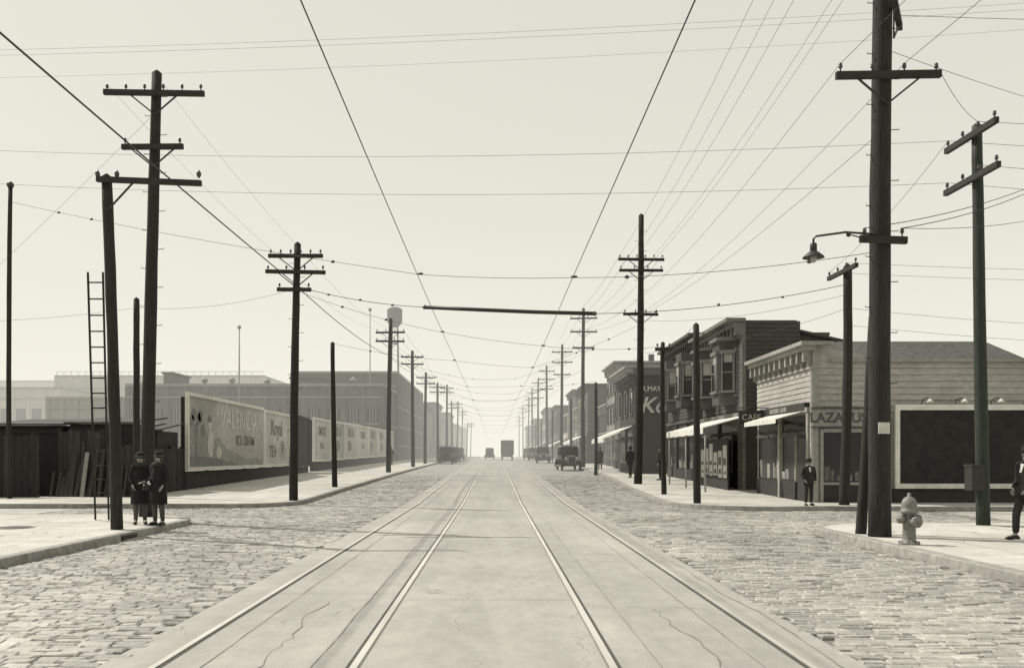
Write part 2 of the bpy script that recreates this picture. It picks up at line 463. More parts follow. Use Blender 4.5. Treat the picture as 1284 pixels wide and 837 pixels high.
th = Thing('storm_drain', (-6.95, 17.2, .0)); th.p('opening', M_iron).box(.085, .12, -.35, .35, .02, .09)
for i in range(5): th.p('grate', M_galv).box(.13, .36, -.32 + i * .15, -.28 + i * .15, .0, .022)
th.build()
th = Thing('street_litter'); pl_ = th.p('scraps', M_goods)
for i in range(150):
    if R() < .5: x = -6.85 + U(.05, .6) if R() < .5 else 6.35 - U(.05, .6); y = U(7, 18); z = .02
    else: x = U(-12, -7) if R() < .5 else U(7, 11); y = U(9, 18); z = .138
    a = U(0, 6.3); s_ = U(.012, .05); dx, dy = cos(a) * s_, sin(a) * s_
    pl_.quad((x - dx, y - dy, z), (x + dy, y - dx, z + U(0, .02)), (x + dx, y + dy, z + U(0, .02)), (x - dy * .8, y + dx, z + .004))
th.build()

# ---------------------------------------------------------------- poles
def pole(name, px, Y, ztop, r0, r1, pxtop=None, arms=(), m=None, cap=False, ytop=None, steps=False):
    m = m or M_pole
    x = X(px, Y); zb = g(Y) + .1
    xt = X(pxtop, Y) if pxtop else x
    yt = Y if ytop is None else ytop
    th = Thing(name, (x, Y, 0))
    p = th.p('shaft', m)
    pts = []; rad = []
    b1, b2 = U(-.04, .04), U(-.04, .04)
    for i in range(13):
        t = i / 12.0; w = sin(pi * t)
        pts.append(((xt - x) * t + b1 * w + U(-.006, .006), (yt - Y) * t + b2 * w, zb - .2 + (ztop - zb + .2) * t)); rad.append((r0 + (r1 - r0) * t) * U(.96, 1.04))
    p.path(pts, rad, n=14)
    p.path([pts[-1], (pts[-1][0], pts[-1][1], ztop + r1 * .7)], [r1, r1 * .15], n=12)
    if steps:
        for i in range(int((ztop - 2.4) / .45)):
            zz = 2.4 + i * .45; t = zz / ztop; sd = 1 if i % 2 else -1
            cx = (xt - x) * t
            th.p('steps', M_iron).path([(cx, 0, zz), (cx + sd * (r0 + .09), 0, zz), (cx + sd * (r0 + .09), 0, zz + .03)], .008, n=5)
    out = []
    for a in arms:
        z, l0, l1, ang, nin = a[:5]
        br = a[5] if len(a) > 5 else True
        t = (z - zb) / (ztop - zb); cx = (xt - x) * t; cy = (yt - Y) * t
        dx, dy = cos(radians(ang)), sin(radians(ang)); rr = r0 + (r1 - r0) * t
        ox, oy = cx + dy * (rr + .045), cy - dx * (rr + .045)
        pa = th.p('crossarms', M_arm); tl = U(-.02, .02)
        pa.beam((ox - dx * l0, oy - dy * l0, z - tl), (ox + dx * l1, oy + dy * l1, z + tl), .095, .12)
        if br:
            for sgn, ll in ((-1, l0), (1, l1)):
                e = min(.55, ll * .7)
                th.p('braces', M_iron).beam((ox + sgn * dx * e, oy + sgn * dy * e, z - .05), (cx + dy * rr, cy - dx * rr, z - .05 - e * .8), .03, .03)
        ins = []
        for i in range(nin):
            u = -l0 + .08 + (l0 + l1 - .16) * i / (nin - 1) if nin > 1 else 0
            if nin > 2 and abs(u) < rr + .02: u += .22
            q = (ox + dx * u, oy + dy * u, z + .06)
            th.p('insulators', M_insul).lathe([(.012, 0), (.014, .05), (.035, .06), (.038, .09), (.026, .10), (.034, .11), (.028, .14), (.005, .15)], c=q, n=8)
            ins.append((x + q[0], Y + q[1], q[2] + .14))
        out.append(ins)
    return th, out

t, mainL = pole('utility_pole', 183, 21.7, Z(92, 21.7), .17, .115, 197, [
    (Z(120, 21.7), 1.18, 1.18, 0, 6), (Z(187, 21.7), .72, .72, 0, 2)], steps=True)
t.build()
t, nearL = pole('utility_pole', 147, 17.9, Z(222, 17.9), .115, .10, 134, [], steps=False)
zz = Z(231, 17.9)
t.p('crossarms', M_arm).beam((X(125, 17.9) - X(147, 17.9), -.13, zz + .06), (X(255, 17.9) - X(147, 17.9), -.13, zz - .02), .10, .10)
t.p('braces', M_iron).beam((.35, -.13, zz - .02), (-.16, -.1, zz - .55), .03, .03)
for u in (126, 150, 252): t.p('insulators', M_insul).lathe([(.012, 0), (.045, .05), (.05, .09), (.03, .13), (.005, .16)], c=(X(u, 17.9) - X(147, 17.9), -.13, zz + .08), n=8)
t.build()
t, _ = pole('utility_pole', 171, 31.8, Z(375, 31.8), .12, .10); t.build()
t, _ = pole('utility_pole', 12, 31, Z(234, 31), .085, .07, 13); t.p('cap', M_iron).ball((X(13, 31) - X(12, 31), 0, Z(232, 31)), .12); t.build()
t, p368 = pole('utility_pole', 368, 29.7, Z(306, 29.7), .15, .11, 373, [
    (Z(322, 29.7), .9, .86, 0, 6), (Z(342, 29.7), .98, .95, 0, 4), (Z(364, 29.7), .6, .5, 0, 2, False)], steps=True); t.build()
t, _ = pole('utility_pole', 420, 39, Z(430, 39), .12, .09, 417); t.build()
t, p487 = pole('utility_pole', 487, 60, Z(400, 60), .17, .12, 490, [
    (Z(417, 60), .95, .95, 0, 4), (Z(428, 60), .95, .95, 0, 4)]); t.build()
leftfar = []
for px, Y in ((518, 77), (533, 93), (549, 111), (560, 132), (567, 153), (573, 176), (579, 205), (585, 240), (590, 280)):
    zt = g(Y) + U(9.0, 11.0)
    t, o = pole('utility_pole', px, Y, zt, .17, .12, px + U(-1.5, 1.5), [(zt - .5, .95, .95, 0, 4), (zt - 1.1, .95, .95, 0, 2)]); t.build(); leftfar.append(o)

# right
t, bigR = pole('utility_pole', 1103, 16.3, 12.6, .195, .15, 1110, [
    (12.1, 1.2, 1.2, 0, 6), (11.2, 1.2, 1.2, 0, 4), (9.42, .75, .75, 62, 2), (Z(100, 16.3), .92, .92, 0, 4), (Z(304, 16.3), .48, .34, 0, 2, False)], steps=True)
t.p('notice', M_paper).box(-.11, .09, -.215, -.2, 1.95, 2.15)
t.build()
t, _ = pole('stub_pole', 1078, 16.9, Z(398, 16.9), .10, .085, 1091, ytop=16.75); t.build()
t, p1059 = pole('utility_pole', 1058, 26.9, Z(334, 26.9), .15, .12, 1063, [(Z(341, 26.9), 1.1, 1.1, -90, 4, False)]); t.build()
t, pG = pole('utility_pole', 1233, 19.0, Z(158, 19), .14, .10, 1225, [
    (Z(171, 19), .95, .95, -88, 4, False), (Z(225, 19), 1.0, 1.0, -88, 4, False)], m=M_poleg)
t.p('relay_box', M_iron).box(-.36, -.08, -.24, .06, .85, 1.35); t.p('relay_box', M_iron).box(-.38, -.06, -.26, .08, 1.35, 1.39)
t.build()
t, _ = pole('utility_pole', 874, 27.9, Z(407, 27.9), .115, .09, 873); t.build()
t, p833 = pole('utility_pole', 833, 33.3, Z(430, 33.3), .10, .08, 831, [(Z(438, 33.3), .3, .3, 0, 2, False)]); t.build()
rightfar = []
for px, Y, yt in ((800, 42, 270), (731, 75, 387), (704, 98, 432), (686, 125, 458), (675, 150, 474), (668, 176, 487), (662, 204, 497), (656, 240, 508), (651, 285, 520)):
    zt = Z(yt, Y)
    arms = [(zt - 2.05, 1.05, 1.05, 0, 6), (zt - 2.55, 1.0, 1.0, 0, 4), (zt - 4.55, .8, .8, 0, 4)] if Y < 50 else [(zt - .8, 1.1, 1.1, 0, 4), (zt - 1.9, 1.1, 1.1, 0, 4), (zt - 3.2, .9, .9, 0, 2)]
    t, o = pole('utility_pole', px, Y, zt, .19, .12, px + (4 if px == 800 else U(-1, 2)), arms, steps=(Y < 50)); t.build(); rightfar.append(o)
for px, Y, yt in ((747, 58, 480), (716, 86, 500), (693, 112, 515), (679, 140, 525), (672, 165, 530)):
    t, _ = pole('utility_pole', px, Y, Z(yt, Y), .12, .10); t.build()

# street lamp on bracket
Yl = 16.1
th = Thing('street_lamp')
zl = Z(296, Yl); xl0 = X(1101, Yl); xl1 = X(1020, Yl)
th.p('bracket', M_iron).path([(xl0, Yl, zl + .03), ((xl0 + xl1) / 2, Yl, zl + .07), (xl1 + .05, Yl, zl), (xl1, Yl, zl - .05), (xl1, Yl, zl - .14)], .02, n=8)
th.p('bracket', M_iron).path([(xl0 - .03, Yl, zl - .1), ((xl0 + xl1) / 2 + .1, Yl, zl + .02)], .012, n=6)
th.p('bracket', M_iron).ball(((xl0 + xl1) / 2 + .05, Yl, zl + .03), .045)
th.p('socket', M_iron).lathe([(.04, -.12), (.06, -.14), (.06, -.27), (.05, -.28)], c=(xl1, Yl, zl), n=12)
th.p('shade', M_iron).lathe([(.06, -.26), (.10, -.29), (.18, -.36), (.19, -.38), (.17, -.375), (.05, -.3)], c=(xl1, Yl, zl), n=20)
th.p('bulb', M_blind).ball((xl1, Yl, zl - .38), .065, .065, .09)
th.build()

# ladder
th = Thing('ladder'); p = th.p('rails', M_arm)
b0, t0 = Vector((X(128, 20.6), 20.6, .13)), Vector((X(121, 18.3), 18.25, Z(342, 18.3)))
for o in (-.15, .15): p.beam(b0 + Vector((o, 0, 0)), t0 + Vector((o, 0, 0)), .04, .07)
for i in range(1, 17):
    c = b0.lerp(t0, i / 16.6); th.p('rungs', M_arm).path([c - Vector((.15, 0, 0)), c + Vector((.15, 0, 0))], .016, n=6)
th.build()

# ---------------------------------------------------------------- wires
tw = Thing('trolley_wires'); p = tw.p('s', M_wire)
for x, zc in ((-1.76, 5.7), (1.70, 5.36)):
    pr = None
    for ya in (-12, 20.6, 41, 60, 77, 98, 125, 150, 176, 205, 240, 285, 330):
        q = (x + U(-.04, .04), ya, zc + g(ya) * .9)
        if pr: p.wire(pr, q, .03, .0075 if ya < 100 else .012, 8)
        pr = q
tw.build()
sp = Thing('trolley_span_wires'); p = sp.p('wires', M_wire); pi_ = sp.p('strain_insulators', M_insul)
def span(a, b, zc, ins=(.15, .3, .7, .85), r=.006, zc2=None, sg_=.12):
    zc2 = zc if zc2 is None else zc2
    m1 = Vector((-1.76, a[1] + (b[1] - a[1]) * ((-1.76 - a[0]) / (b[0] - a[0])), zc))
    m2 = Vector((1.70, a[1] + (b[1] - a[1]) * ((1.70 - a[0]) / (b[0] - a[0])), zc2))
    p.wire(a, m1, sg_, r, 10); p.wire(m1, m2, .04, r, 4); p.wire(m2, b, sg_, r, 10)
    for t_ in ins:
        for (u, v) in ((Vector(a), m1), (m2, Vector(b))):
            if (u is m2) == (t_ > .5):
                tt = (t_ * 2) % 1.0
                c = u.lerp(v, tt); c.z -= sg_ * 4 * tt * (1 - tt); pi_.ball(c, .055, .04, .04, 8)
    for m_ in (m1, m2): pi_.ball(m_ + Vector((0, 0, .02)), .08, .05, .03, 8)
span((X(13, 31), 31, Z(253, 31)), (6.85, 16.3, Z(318, 16.5)), 5.86, (.08, .13, .42, .6, .9), zc2=5.36)
span((X(418, 39), 39, 6.35), (X(803, 42), 42, 7.6), 5.74, zc2=5.5)
span((X(373, 29.7), 29.7, 6.9), (X(833, 33.3), 33.3, 5.55), 5.75, zc2=5.4)
span((X(490, 60), 60, 8.0), (X(747, 58), 58, 6.3), 6.05)
for (pl, yl), (pr_, yr) in zip(((518, 77), (533, 93), (549, 111), (560, 132), (567, 153), (573, 176), (579, 205)), ((731, 75), (704, 98), (693, 112), (686, 125), (675, 150), (668, 176), (662, 204))):
    span((X(pl, yl), yl, 7.9 + g(yl)), (X(pr_, yr), yr, 8.1 + g(yr)), 5.66 + g(yl), r=.010)
    if yl < 160: span((X(pl, yl), yl, 8.6 + g(yl)), (X(pr_, yr), yr, 9.4 + g(yr)), 7.4 + g(yl), r=.009)
sp.build()

uw = Thing('utility_wires'); p = uw.p('s', M_wire)
def line(a, b, sag=.3, r=.0065, n=14): p.wire(a, b, sag, r, n)
line((-6.75, -8, 7.6), (-6.6, 29.5, 7.25), .15, .017, 20); line((-6.6, 29.5, 7.25), (X(490, 60), 60, 8.1), .3, .016)
line((X(490, 60), 60, 8.1), (X(518, 77), 77, 8.6), .2, .014)
def joinlines(A, B, sag, r, n=12, skip=1):
    k = min(len(A), len(B))
    for i in range(0, k, skip): line(A[i * (len(A) - 1) // max(1, k - 1)], B[i * (len(B) - 1) // max(1, k - 1)], sag * U(.8, 1.2), r, n)
joinlines(mainL[0], p368[0], .12, .0028, skip=3)
joinlines(p368[0], p487[0], .5, .0035, skip=2)
prev = p487
for o in leftfar: joinlines(prev[0], o[0], .25, .007); prev = o
joinlines(bigR[0], rightfar[0][0], .45, .0050, skip=2); joinlines(bigR[1], rightfar[0][1], .5, .0045, skip=2); joinlines(bigR[3], rightfar[0][2], .35, .0045, skip=2)
prev = rightfar[0]
for i, o in enumerate(rightfar[1:]):
    joinlines(prev[0], o[0], .5 if i == 0 else .3, .007); joinlines(prev[2], o[1], .4, .006, skip=2)
    prev = o
for src in (bigR[0], bigR[3]):
    for q in src[::2]: line(q, (q[0] + .4, -16, q[2] + .3), .5, .005)
for q in bigR[4]: line(q, (15.5, 24, 9.3), .25, .008)
line(bigR[4][1], (17.5, 26, 9.0), .3, .006)
line(pG[0][0], (40, 24, 9.8), .5, .005); line(pG[0][2], (40, 22, 9.9), .5, .005)
line(pG[1][0], (40, 24, 8.2), .5, .005); line(pG[1][2], (40, 22, 8.0), .5, .005)
line(pG[0][0], p1059[0][0], .2, .005)
line(bigR[3][3], pG[0][2], .15, .005); line(bigR[2][1], (30, 24, 13.5), .3, .005)
line((X(1063, 26.9), 26.9, 5.4), (30, 29, 5.1), .35, .005); line((X(1063, 26.9), 26.9, 5.9), (30, 29, 5.6), .35, .005)
line(p1059[0][0], (40, 30, 8), .5, .005); line(p1059[0][2], (40, 28, 8), .5, .005)
line((X(1063, 26.9), 26.9, 5.9), (X(831, 33.3), 33.3, 5.5), .25, .006); line((X(803, 42), 42, 7.8), (X(1063, 26.9), 26.9, 6.3), .3, .006)
line((X(803, 42), 42, 8.0), (6.85, 16.3, 7.3), .3, .005)
line((X(196, 21.7), 21.7, 9.7), (-20, 31, 5.0), .1, .0035); line((6.9, 16.3, 8.8), (14, 22, 9.8), .05, .005)
line((X(873, 27.9), 27.9, 5.6), (X(831, 33.3), 33.3, 5.5), .15, .006); line((X(831, 33.3), 33.3, 5.5), (X(803, 42), 42, 6.4), .15, .006)
line((X(171, 31.8), 31.8, 6.7), (X(373, 29.7), 29.7, 7.0), .25, .005); line((-22, 33, 6.4), (X(171, 31.8), 31.8, 6.7), .2, .005)
uw.build()
cw = Thing('cross_street_wires'); p = cw.p('s', M_wire)
line((-34, 27, Z(140, 27) + .4), pG[0][0], .9, .0042, 26); line((-34, 27.5, Z(160, 27) + .4), pG[1][0], 1.0, .0042, 26)
line((-20, 15, 8.0), (20, 14, 9.3), .5, .0020, 22); line((-20, 15.5, 8.3), (20, 14.4, 9.6), .5, .0020, 22); line((-20, 18.5, 9.1), (20, 17, 10.3), .5, .0020, 22)
cw.build()

th = Thing('overhead_banner_pole'); p = th.p('hanging_cable', M_wire)
A = Vector((X(373, 29.7), 29.7, 7.05)); B = Vector((X(533, 28.7), 28.7, Z(385, 28.7))); C = Vector((X(745, 27.9), 27.9, Z(393, 27.9))); D = Vector((X(1063, 26.9), 26.9, 6.6))
line(A, B, .12, .010); line(C, D, .2, .010)
th.p('bar', M_iron).path([B, B.lerp(C, .33) + Vector((0, 0, -.015)), B.lerp(C, .66) + Vector((0, 0, -.02)), C], .06, n=10)
for q in (B, C): th.p('end_fittings', M_insul).ball(q, .09, .07, .07)
for t_ in (.25, .5, .75):
    c = A.lerp(B, t_); c.z -= .1; th.p('end_fittings', M_insul).ball(c, .05, .035, .035)
    c = C.lerp(D, t_); c.z -= .16; th.p('end_fittings', M_insul).ball(c, .05, .035, .035)
th.build()

# ---------------------------------------------------------------- buildings
def window(th, w, u, z, wd, ht, blind=None, frame=None):
    fm = frame or M_trim; nm = 'window_frames' if fm is M_trim else 'window_frames_' + ('faded' if fm is M_htrim else 'dark')
    th.p('window_glass', M_glass).wbox(w, u - wd / 2, u + wd / 2, z, z + ht, .028, .034)
    f = th.p(nm, fm)
    t = .08
    f.wbox(w, u - wd / 2 - t, u - wd / 2, z, z + ht, 0, .08); f.wbox(w, u + wd / 2, u + wd / 2 + t, z, z + ht, 0, .08)
    f.wbox(w, u - wd / 2 - t - .04, u + wd / 2 + t + .04, z + ht, z + ht + .15, 0, .12)
    f.wbox(w, u - wd / 2 - t - .05, u + wd / 2 + t + .05, z - .09, z, 0, .13)
    f.wbox(w, u - wd / 2, u + wd / 2, z + ht * .5 - .025, z + ht * .5 + .025, .034, .06)
    if blind is None: blind = R() < .4
    if blind:
        bh = ht * U(.15, .45)
        th.p('blinds', M_blind).wbox(w, u - wd / 2 + .03, u + wd / 2 - .03, z + ht - bh, z + ht - .01, .035, .042)

def shopfront(th, w, u0, u1, z0, z1, fm):
    L = u1 - u0; n = max(1, int(L / 2.6)); s = L / n
    for i in range(n):
        a = u0 + i * s; b = a + s
        th.p('shopfront_piers', fm).wbox(w, a, a + .16, z0, z1, 0, .12)
        door = (i % 2 == 0)
        if door:
            dm = a + .25; th.p('doors', M_wdark).wbox(w, dm, dm + .9, z0, z0 + 2.15, .02, .06)
            th.p('window_glass', M_glass).wbox(w, dm + .15, dm + .75, z0 + .9, z0 + 2.0, .061, .066)
            wa = dm + 1.0
        else: wa = a + .24
        th.p('shopfront_panels', M_wdark).wbox(w, wa, b - .05, z0, z0 + .6, .02, .1)
        th.p('window_glass', M_glass).wbox(w, wa + .05, b - .1, z0 + .63, z1 - .75, .03, .036)
        th.p('window_glass', M_glass).wbox(w, a + .22, b - .06, z1 - .6, z1 - .1, .03, .036)
        th.p('transom_bar', M_wmid).wbox(w, a + .16, b, z1 - .72, z1 - .64, 0, .1)
        th.p('shopfront_frames', fm).wbox(w, wa, wa + .05, z0 + .6, z1 - .72, 0, .09)
        k = wa + .12
        while k < b - .3:
            ww = U(.1, .35); hh = U(.15, .7)
            if R() < .6: th.p('window_display', M_goods).wbox(w, k, k + ww, z0 + .66, z0 + .66 + hh, .037, .041)
            k += ww + U(.02, .15)
    th.p('fascia', fm).wbox(w, u0 - .02, u1 + .02, z1, z1 + .14, 0, .16)

def building(name, x0, x1, y0, y1, h, side, wm, floors=2, siding=True, shop=True, corn=.35, trim=None, gable=False, simple=False, awning=False, wframe=None, chim=None, cside=True):
    th = Thing(name); gy = g(y0) + .12; zb = g(y0) - .1; zt = h
    trim = trim or M_trim
    th.p('walls', wm).box(x0, x1, y0, y1, zb, zt)
    xf = x0 if side > 0 else x1
    wf = (xf, y0, 0, 1, -side, 0); L = y1 - y0
    ws = (x0, y0, 1, 0, 0, -1); W = x1 - x0
    if siding and not simple:
        th.p('siding', wm).siding(wf, 0, L, gy + (3.2 if shop else 0), zt, .17); th.p('siding', wm).siding(ws, 0, W, gy, zt, .17)
        th.p('corner_boards', trim).wbox(ws, -.03 if side > 0 else W - .12, .12 if side > 0 else W + .03, gy, zt, .0, .045)
        th.p('corner_boards', trim).wbox(wf, .0, .12, gy, zt, .0, .045)
    fz = gy
    if shop:
        shopfront(th, wf, .15, L - .15, gy, gy + 2.95, trim); fz = gy + 3.3; nf = floors - 1
    else: nf = floors
    if nf > 0:
        fh = (zt - corn - fz) / nf; n = max(1, int(L / 2.0))
        for k in range(nf):
            for i in range(n): window(th, wf, (i + .5) * L / n, fz + k * fh + fh * .2, .85, fh * .6, frame=wframe)
            if W > 5 and not simple:
                for i in range(2): window(th, ws, W * (.35 + .35 * i) if side > 0 else W * (.3 + .35 * i), fz + k * fh + fh * .2, .8, fh * .55, frame=wframe)
    if corn:
        for w, l in ((wf, L), (ws, W)):
            if w is ws and not cside: continue
            c = th.p('cornice', trim)
            c.wbox(w, -.12, l + .12, zt - .02, zt + .12, -.1, corn + .12) if w is wf else c.wbox(w, (-.12 if side > 0 else 0), (l if side > 0 else l + .12), zt - .025, zt + .118, -.1, corn * .5)
            if w is wf:
                c.wbox(w, -.05, l + .05, zt - .22, zt - .03, -.02, corn * .7)
                c.wbox(w, 0, l, zt - .62, zt - .54, .0, .07)
                nb = max(2, int(l / .55))
                for i in range(nb + 1):
                    uu = i * l / nb
                    th.p('brackets', trim).wbox(w, uu - .06, uu + .06, zt - .56, zt - .22, 0, corn * .6)
    if gable:
        xm = (x0 + x1) / 2; r = th.p('roof', M_shingle); hh = 1.6
        r.hexa([(x0 - .3, y0 - .3, zt), (xm, y0 - .3, zt + hh), (xm, y1 + .3, zt + hh), (x0 - .3, y1 + .3, zt), (x0 - .3, y0 - .3, zt + .1), (xm, y0 - .3, zt + hh + .1), (xm, y1 + .3, zt + hh + .1), (x0 - .3, y1 + .3, zt + .1)])
        r.hexa([(xm, y0 - .3, zt + hh), (x1 + .3, y0 - .3, zt), (x1 + .3, y1 + .3, zt), (xm, y1 + .3, zt + hh), (xm, y0 - .3, zt + hh + .1), (x1 + .3, y0 - .3, zt + .1), (x1 + .3, y1 + .3, zt + .1), (xm, y1 + .3, zt + hh + .1)])
        v = th.p('gable_ends', wm); n_ = len(v.v); v.v += [(x0, y0, zt), (x1, y0, zt), (xm, y0, zt + hh)]; v.face((n_, n_ + 1, n_ + 2))
    else:
        th.p('roof', M_roof).box(x0 + .1, x1 - .1, y0 + .1, y1 - .1, zt, zt + .05)
        if not simple and W > 5.5:
            cxx = U(x0 + 2, x1 - 1); th.p('chimney', M_brick).box(cxx, cxx + .4, y0 + 1, y0 + 1.5, zt, zt + U(.5, .9))
    if awning:
        a = th.p('awning', M_canvas); z1 = gy + 3.0; s_ = -side
        a.hexa([(xf, y0 + .3, z1), (xf + s_ * 1.9, y0 + .3, z1 - .75), (xf + s_ * 1.9, y1 - .3, z1 - .75), (xf, y1 - .3, z1),
                (xf, y0 + .3, z1 + .04), (xf + s_ * 1.9, y0 + .3, z1 - .71), (xf + s_ * 1.9, y1 - .3, z1 - .71), (xf, y1 - .3, z1 + .04)])
        a.box(min(xf + s_ * 1.9, xf + s_ * 1.92), max(xf + s_ * 1.9, xf + s_ * 1.92), y0 + .3, y1 - .3, z1 - 1.0, z1 - .72)
    return th

# corner shop ("LAZARUS")
xa, ya, yb = 9.9, 28.5, 34.5
th = Thing('corner_shop')
zt = 4.5
th.p('walls', M_wlt).box(xa, 24, ya, yb, -.1, zt)
wf = (xa, ya, 0, 1, -1, 0); ws = (xa, ya, 1, 0, 0, -1)
th.p('siding', M_wlt).siding(ws, 0, 14.1, 3.1, zt, .2, .04)
th.p('siding', M_wlt).siding(ws, 1.9, 14.1, .13, 3.1, .2, .04)
th.p('parapet', M_wlt).box(xa, xa + .25, ya + .002, yb, zt, 5.0)
th.p('parapet', M_wlt).hexa([(xa + .25, ya, zt), (xa + 2.2, ya, zt), (xa + 2.2, ya + .2, zt), (xa + .25, ya + .2, zt), (xa + .25, ya, 4.98), (xa + 1.4, ya, 4.72), (xa + 1.4, ya + .2, 4.72), (xa + .25, ya + .2, 4.98)])
th.p('siding', M_wlt).siding(wf, 0, yb - ya, 3.25, 4.3, .17, .024)
c = th.p('cornice', M_trim)
c.wbox(wf, -.35, 6.1, 4.98, 5.10, -.28, .48); c.wbox(wf, -.25, 6.05, 4.84, 4.98, -.02, .36); c.wbox(wf, -.1, 6.0, 4.28, 4.36, 0, .07)
c.wbox(ws, -.0, .5, 4.985, 5.095, .0, .36)
c.wbox(wf, -.03, .12, .13, 4.3, .03, .06); c.wbox(ws, -.04, .14, .13, 4.9, .05, .075)
th.p('eaves_board', M_trim).wbox(ws, .5, 14.1, zt - .02, zt + .07, -.1, .14)
for i in range(11):
    u = .08 + i * .585; b = th.p('brackets', M_trim); b.wbox(wf, u - .07, u + .07, 4.5, 4.84, 0, .30); b.wbox(wf, u - .05, u + .05, 4.36, 4.52, 0, .16)
shopfront(th, wf, .15, 5.85, .13, 2.95, M_trim)
th.p('window_glass', M_glass).wbox(ws, .3, 1.7, .75, 2.3, .03, .036)
for a, b_, z0, z1 in ((.2, .3, .13, 2.4), (1.7, 1.82, .13, 2.4), (.3, 1.7, .67, .75), (.3, 1.7, 2.3, 2.42), (.97, 1.02, .75, 2.3)): th.p('shopfront_frames', M_trim).wbox(ws, a, b_, z0, z1, .0, .08)
th.p('shopfront_panels', M_wdark).wbox(ws, .3, 1.7, .13, .67, .02, .05)
for k in range(7): th.p('window_display', M_goods).wbox(ws, .34 + k * .19, .34 + k * .19 + U(.08, .17), .8, .8 + U(.15, .8), .037, .042)
r = th.p('roof', M_shingle)
r.box(xa + .3, 24, ya + .25, yb, zt, zt + .05)
n_ = len(r.v); r.v += [(xa + .9, ya + 3.0, zt + .05), (xa + 9.2, ya + 3.0, zt + .05), (xa + 9.2, yb + 3, zt + .05), (xa + .9, yb + 3, zt + .05), (xa + 1.6, ya + 5, 5.75), (xa + 8.0, ya + 5, 5.75)]
r.face((n_, n_ + 1, n_ + 5, n_ + 4)); r.face((n_ + 1, n_ + 2, n_ + 5)); r.face((n_ + 2, n_ + 3, n_ + 4, n_ + 5)); r.face((n_ + 3, n_, n_ + 4))
th.p('roof_shed', M_wgrey).box(xa + 10.2, 24, ya + 3, yb, zt, 5.7); th.p('roof_shed', M_wgrey).box(xa + 10.1, 24, ya + 2.9, yb, 5.7, 5.78)
th.p('vent_pipe', M_galv).path([(12.0, 31, 4.5), (12.0, 31, 5.5)], .06); th.p('vent_pipe', M_galv).lathe([(.1, 5.5), (.1, 5.55), (.01, 5.65)], c=(12.0, 31, 0), n=10)
th.p('downpipe', M_galv).path([(xa + 2.05, ya - .09, zt - .05), (xa + 2.05, ya - .09, 3.3)], .035, n=8)
th.build()
th = Thing('shop_sign'); th.p('board', M_trim).wbox(ws, -.05, 1.55, 2.48, 3.02, .06, .11)
th.p('frame', M_wmid).wbox(ws, -.1, 1.6, 3.02, 3.06, .05, .14); th.p('frame', M_wmid).wbox(ws, -.1, 1.6, 2.44, 2.48, .05, .14)
text(th, 'LAZARUS', .42, M_ink, (xa + .75, ya - .115, 2.74), (1, 0, 0), bold=.012)
th.build()
th = Thing('shop_sign'); th.p('board', M_wdark).wbox(wf, .3, 5.7, 3.0, 3.25, .02, .17); text(th, 'GROCERIES  CIGARS', .2, M_inkl, (xa - .175, ya + 3, 3.11), (0, -1, 0)); th.build()
th = Thing('shop_awning'); th.p('canvas', M_canvas).hexa([(xa - .18, 29.0, 2.95), (xa - 1.0, 29.0, 2.72), (xa - 1.0, 32.6, 2.72), (xa - .18, 32.6, 2.95), (xa - .18, 29.0, 2.98), (xa - 1.0, 29.0, 2.75), (xa - 1.0, 32.6, 2.75), (xa - .18, 32.6, 2.98)])
th.p('canvas', M_canvas).box(xa - 1.02, xa - 1.0, 29.0, 32.6, 2.6, 2.75)
for yy in (29.05, 32.55): th.p('arms', M_iron).path([(xa - .1, yy, 2.2), (xa - 1.0, yy, 2.7)], .012, n=6)
th.build()
th = Thing('hanging_sign'); th.p('board', M_wdark).box(xa - 1.1, xa - .2, 33.0, 33.06, 2.7, 3.2); th.p('bracket', M_iron).path([(xa, 33.03, 3.3), (xa - 1.15, 33.03, 3.3)], .015)
th.p('bracket', M_iron).path([(xa - .3, 33.03, 3.3), (xa - .3, 33.03, 3.2)], .01); th.p('bracket', M_iron).path([(xa - 1., 33.03, 3.3), (xa - 1., 33.03, 3.2)], .01)
text(th, 'CAFE', .3, M_inkl, (xa - .65, 32.995, 2.95), (1, 0, 0)); th.build()
# wall billboard on the side street
th = Thing('billboard')
bx0, bx1, bz0, bz1 = X(1122, 28.2), 21.0, Z(612, 28.2), Z(507, 28.2)
wb = (0, 28.2, 1, 0, 0, -1)
th.p('panel', M_black).wbox(wb, bx0 + .12, bx1, bz0 + .14, bz1 - .14, 0, .03)
f = th.p('frame', M_wwhite); f.wbox(wb, bx0, bx0 + .13, bz0, bz1, -.02, .08); f.wbox(wb, bx0 + .13, bx1, bz1 - .17, bz1, -.02, .08); f.wbox(wb, bx0 + .13, bx1, bz0, bz0 + .15, -.02, .08)
f.wbox(wb, 17.95, 18.1, bz0 + .15, bz1 - .17, .031, .07)
th.p('posts', M_wdark).wbox(wb, bx0, bx1, .1, bz0, -.2, -.05)
for u in (13.15, 14.2, 15.3, 16.3, 17.4):
    l = th.p('gooseneck_lamps', M_iron); l.path([(u, 28.25, bz1 + .02), (u, 28.2, bz1 + .14), (u + .02, 27.95, bz1 + .2), (u + .02, 27.75, bz1 + .14)], .013, n=6)
    th.p('lamp_shades', M_wwhite).lathe([(.02, .05), (.05, .02), (.12, -.06), (.11, -.06)], c=(u + .02, 27.73, bz1 + .1), n=12)
th.build()

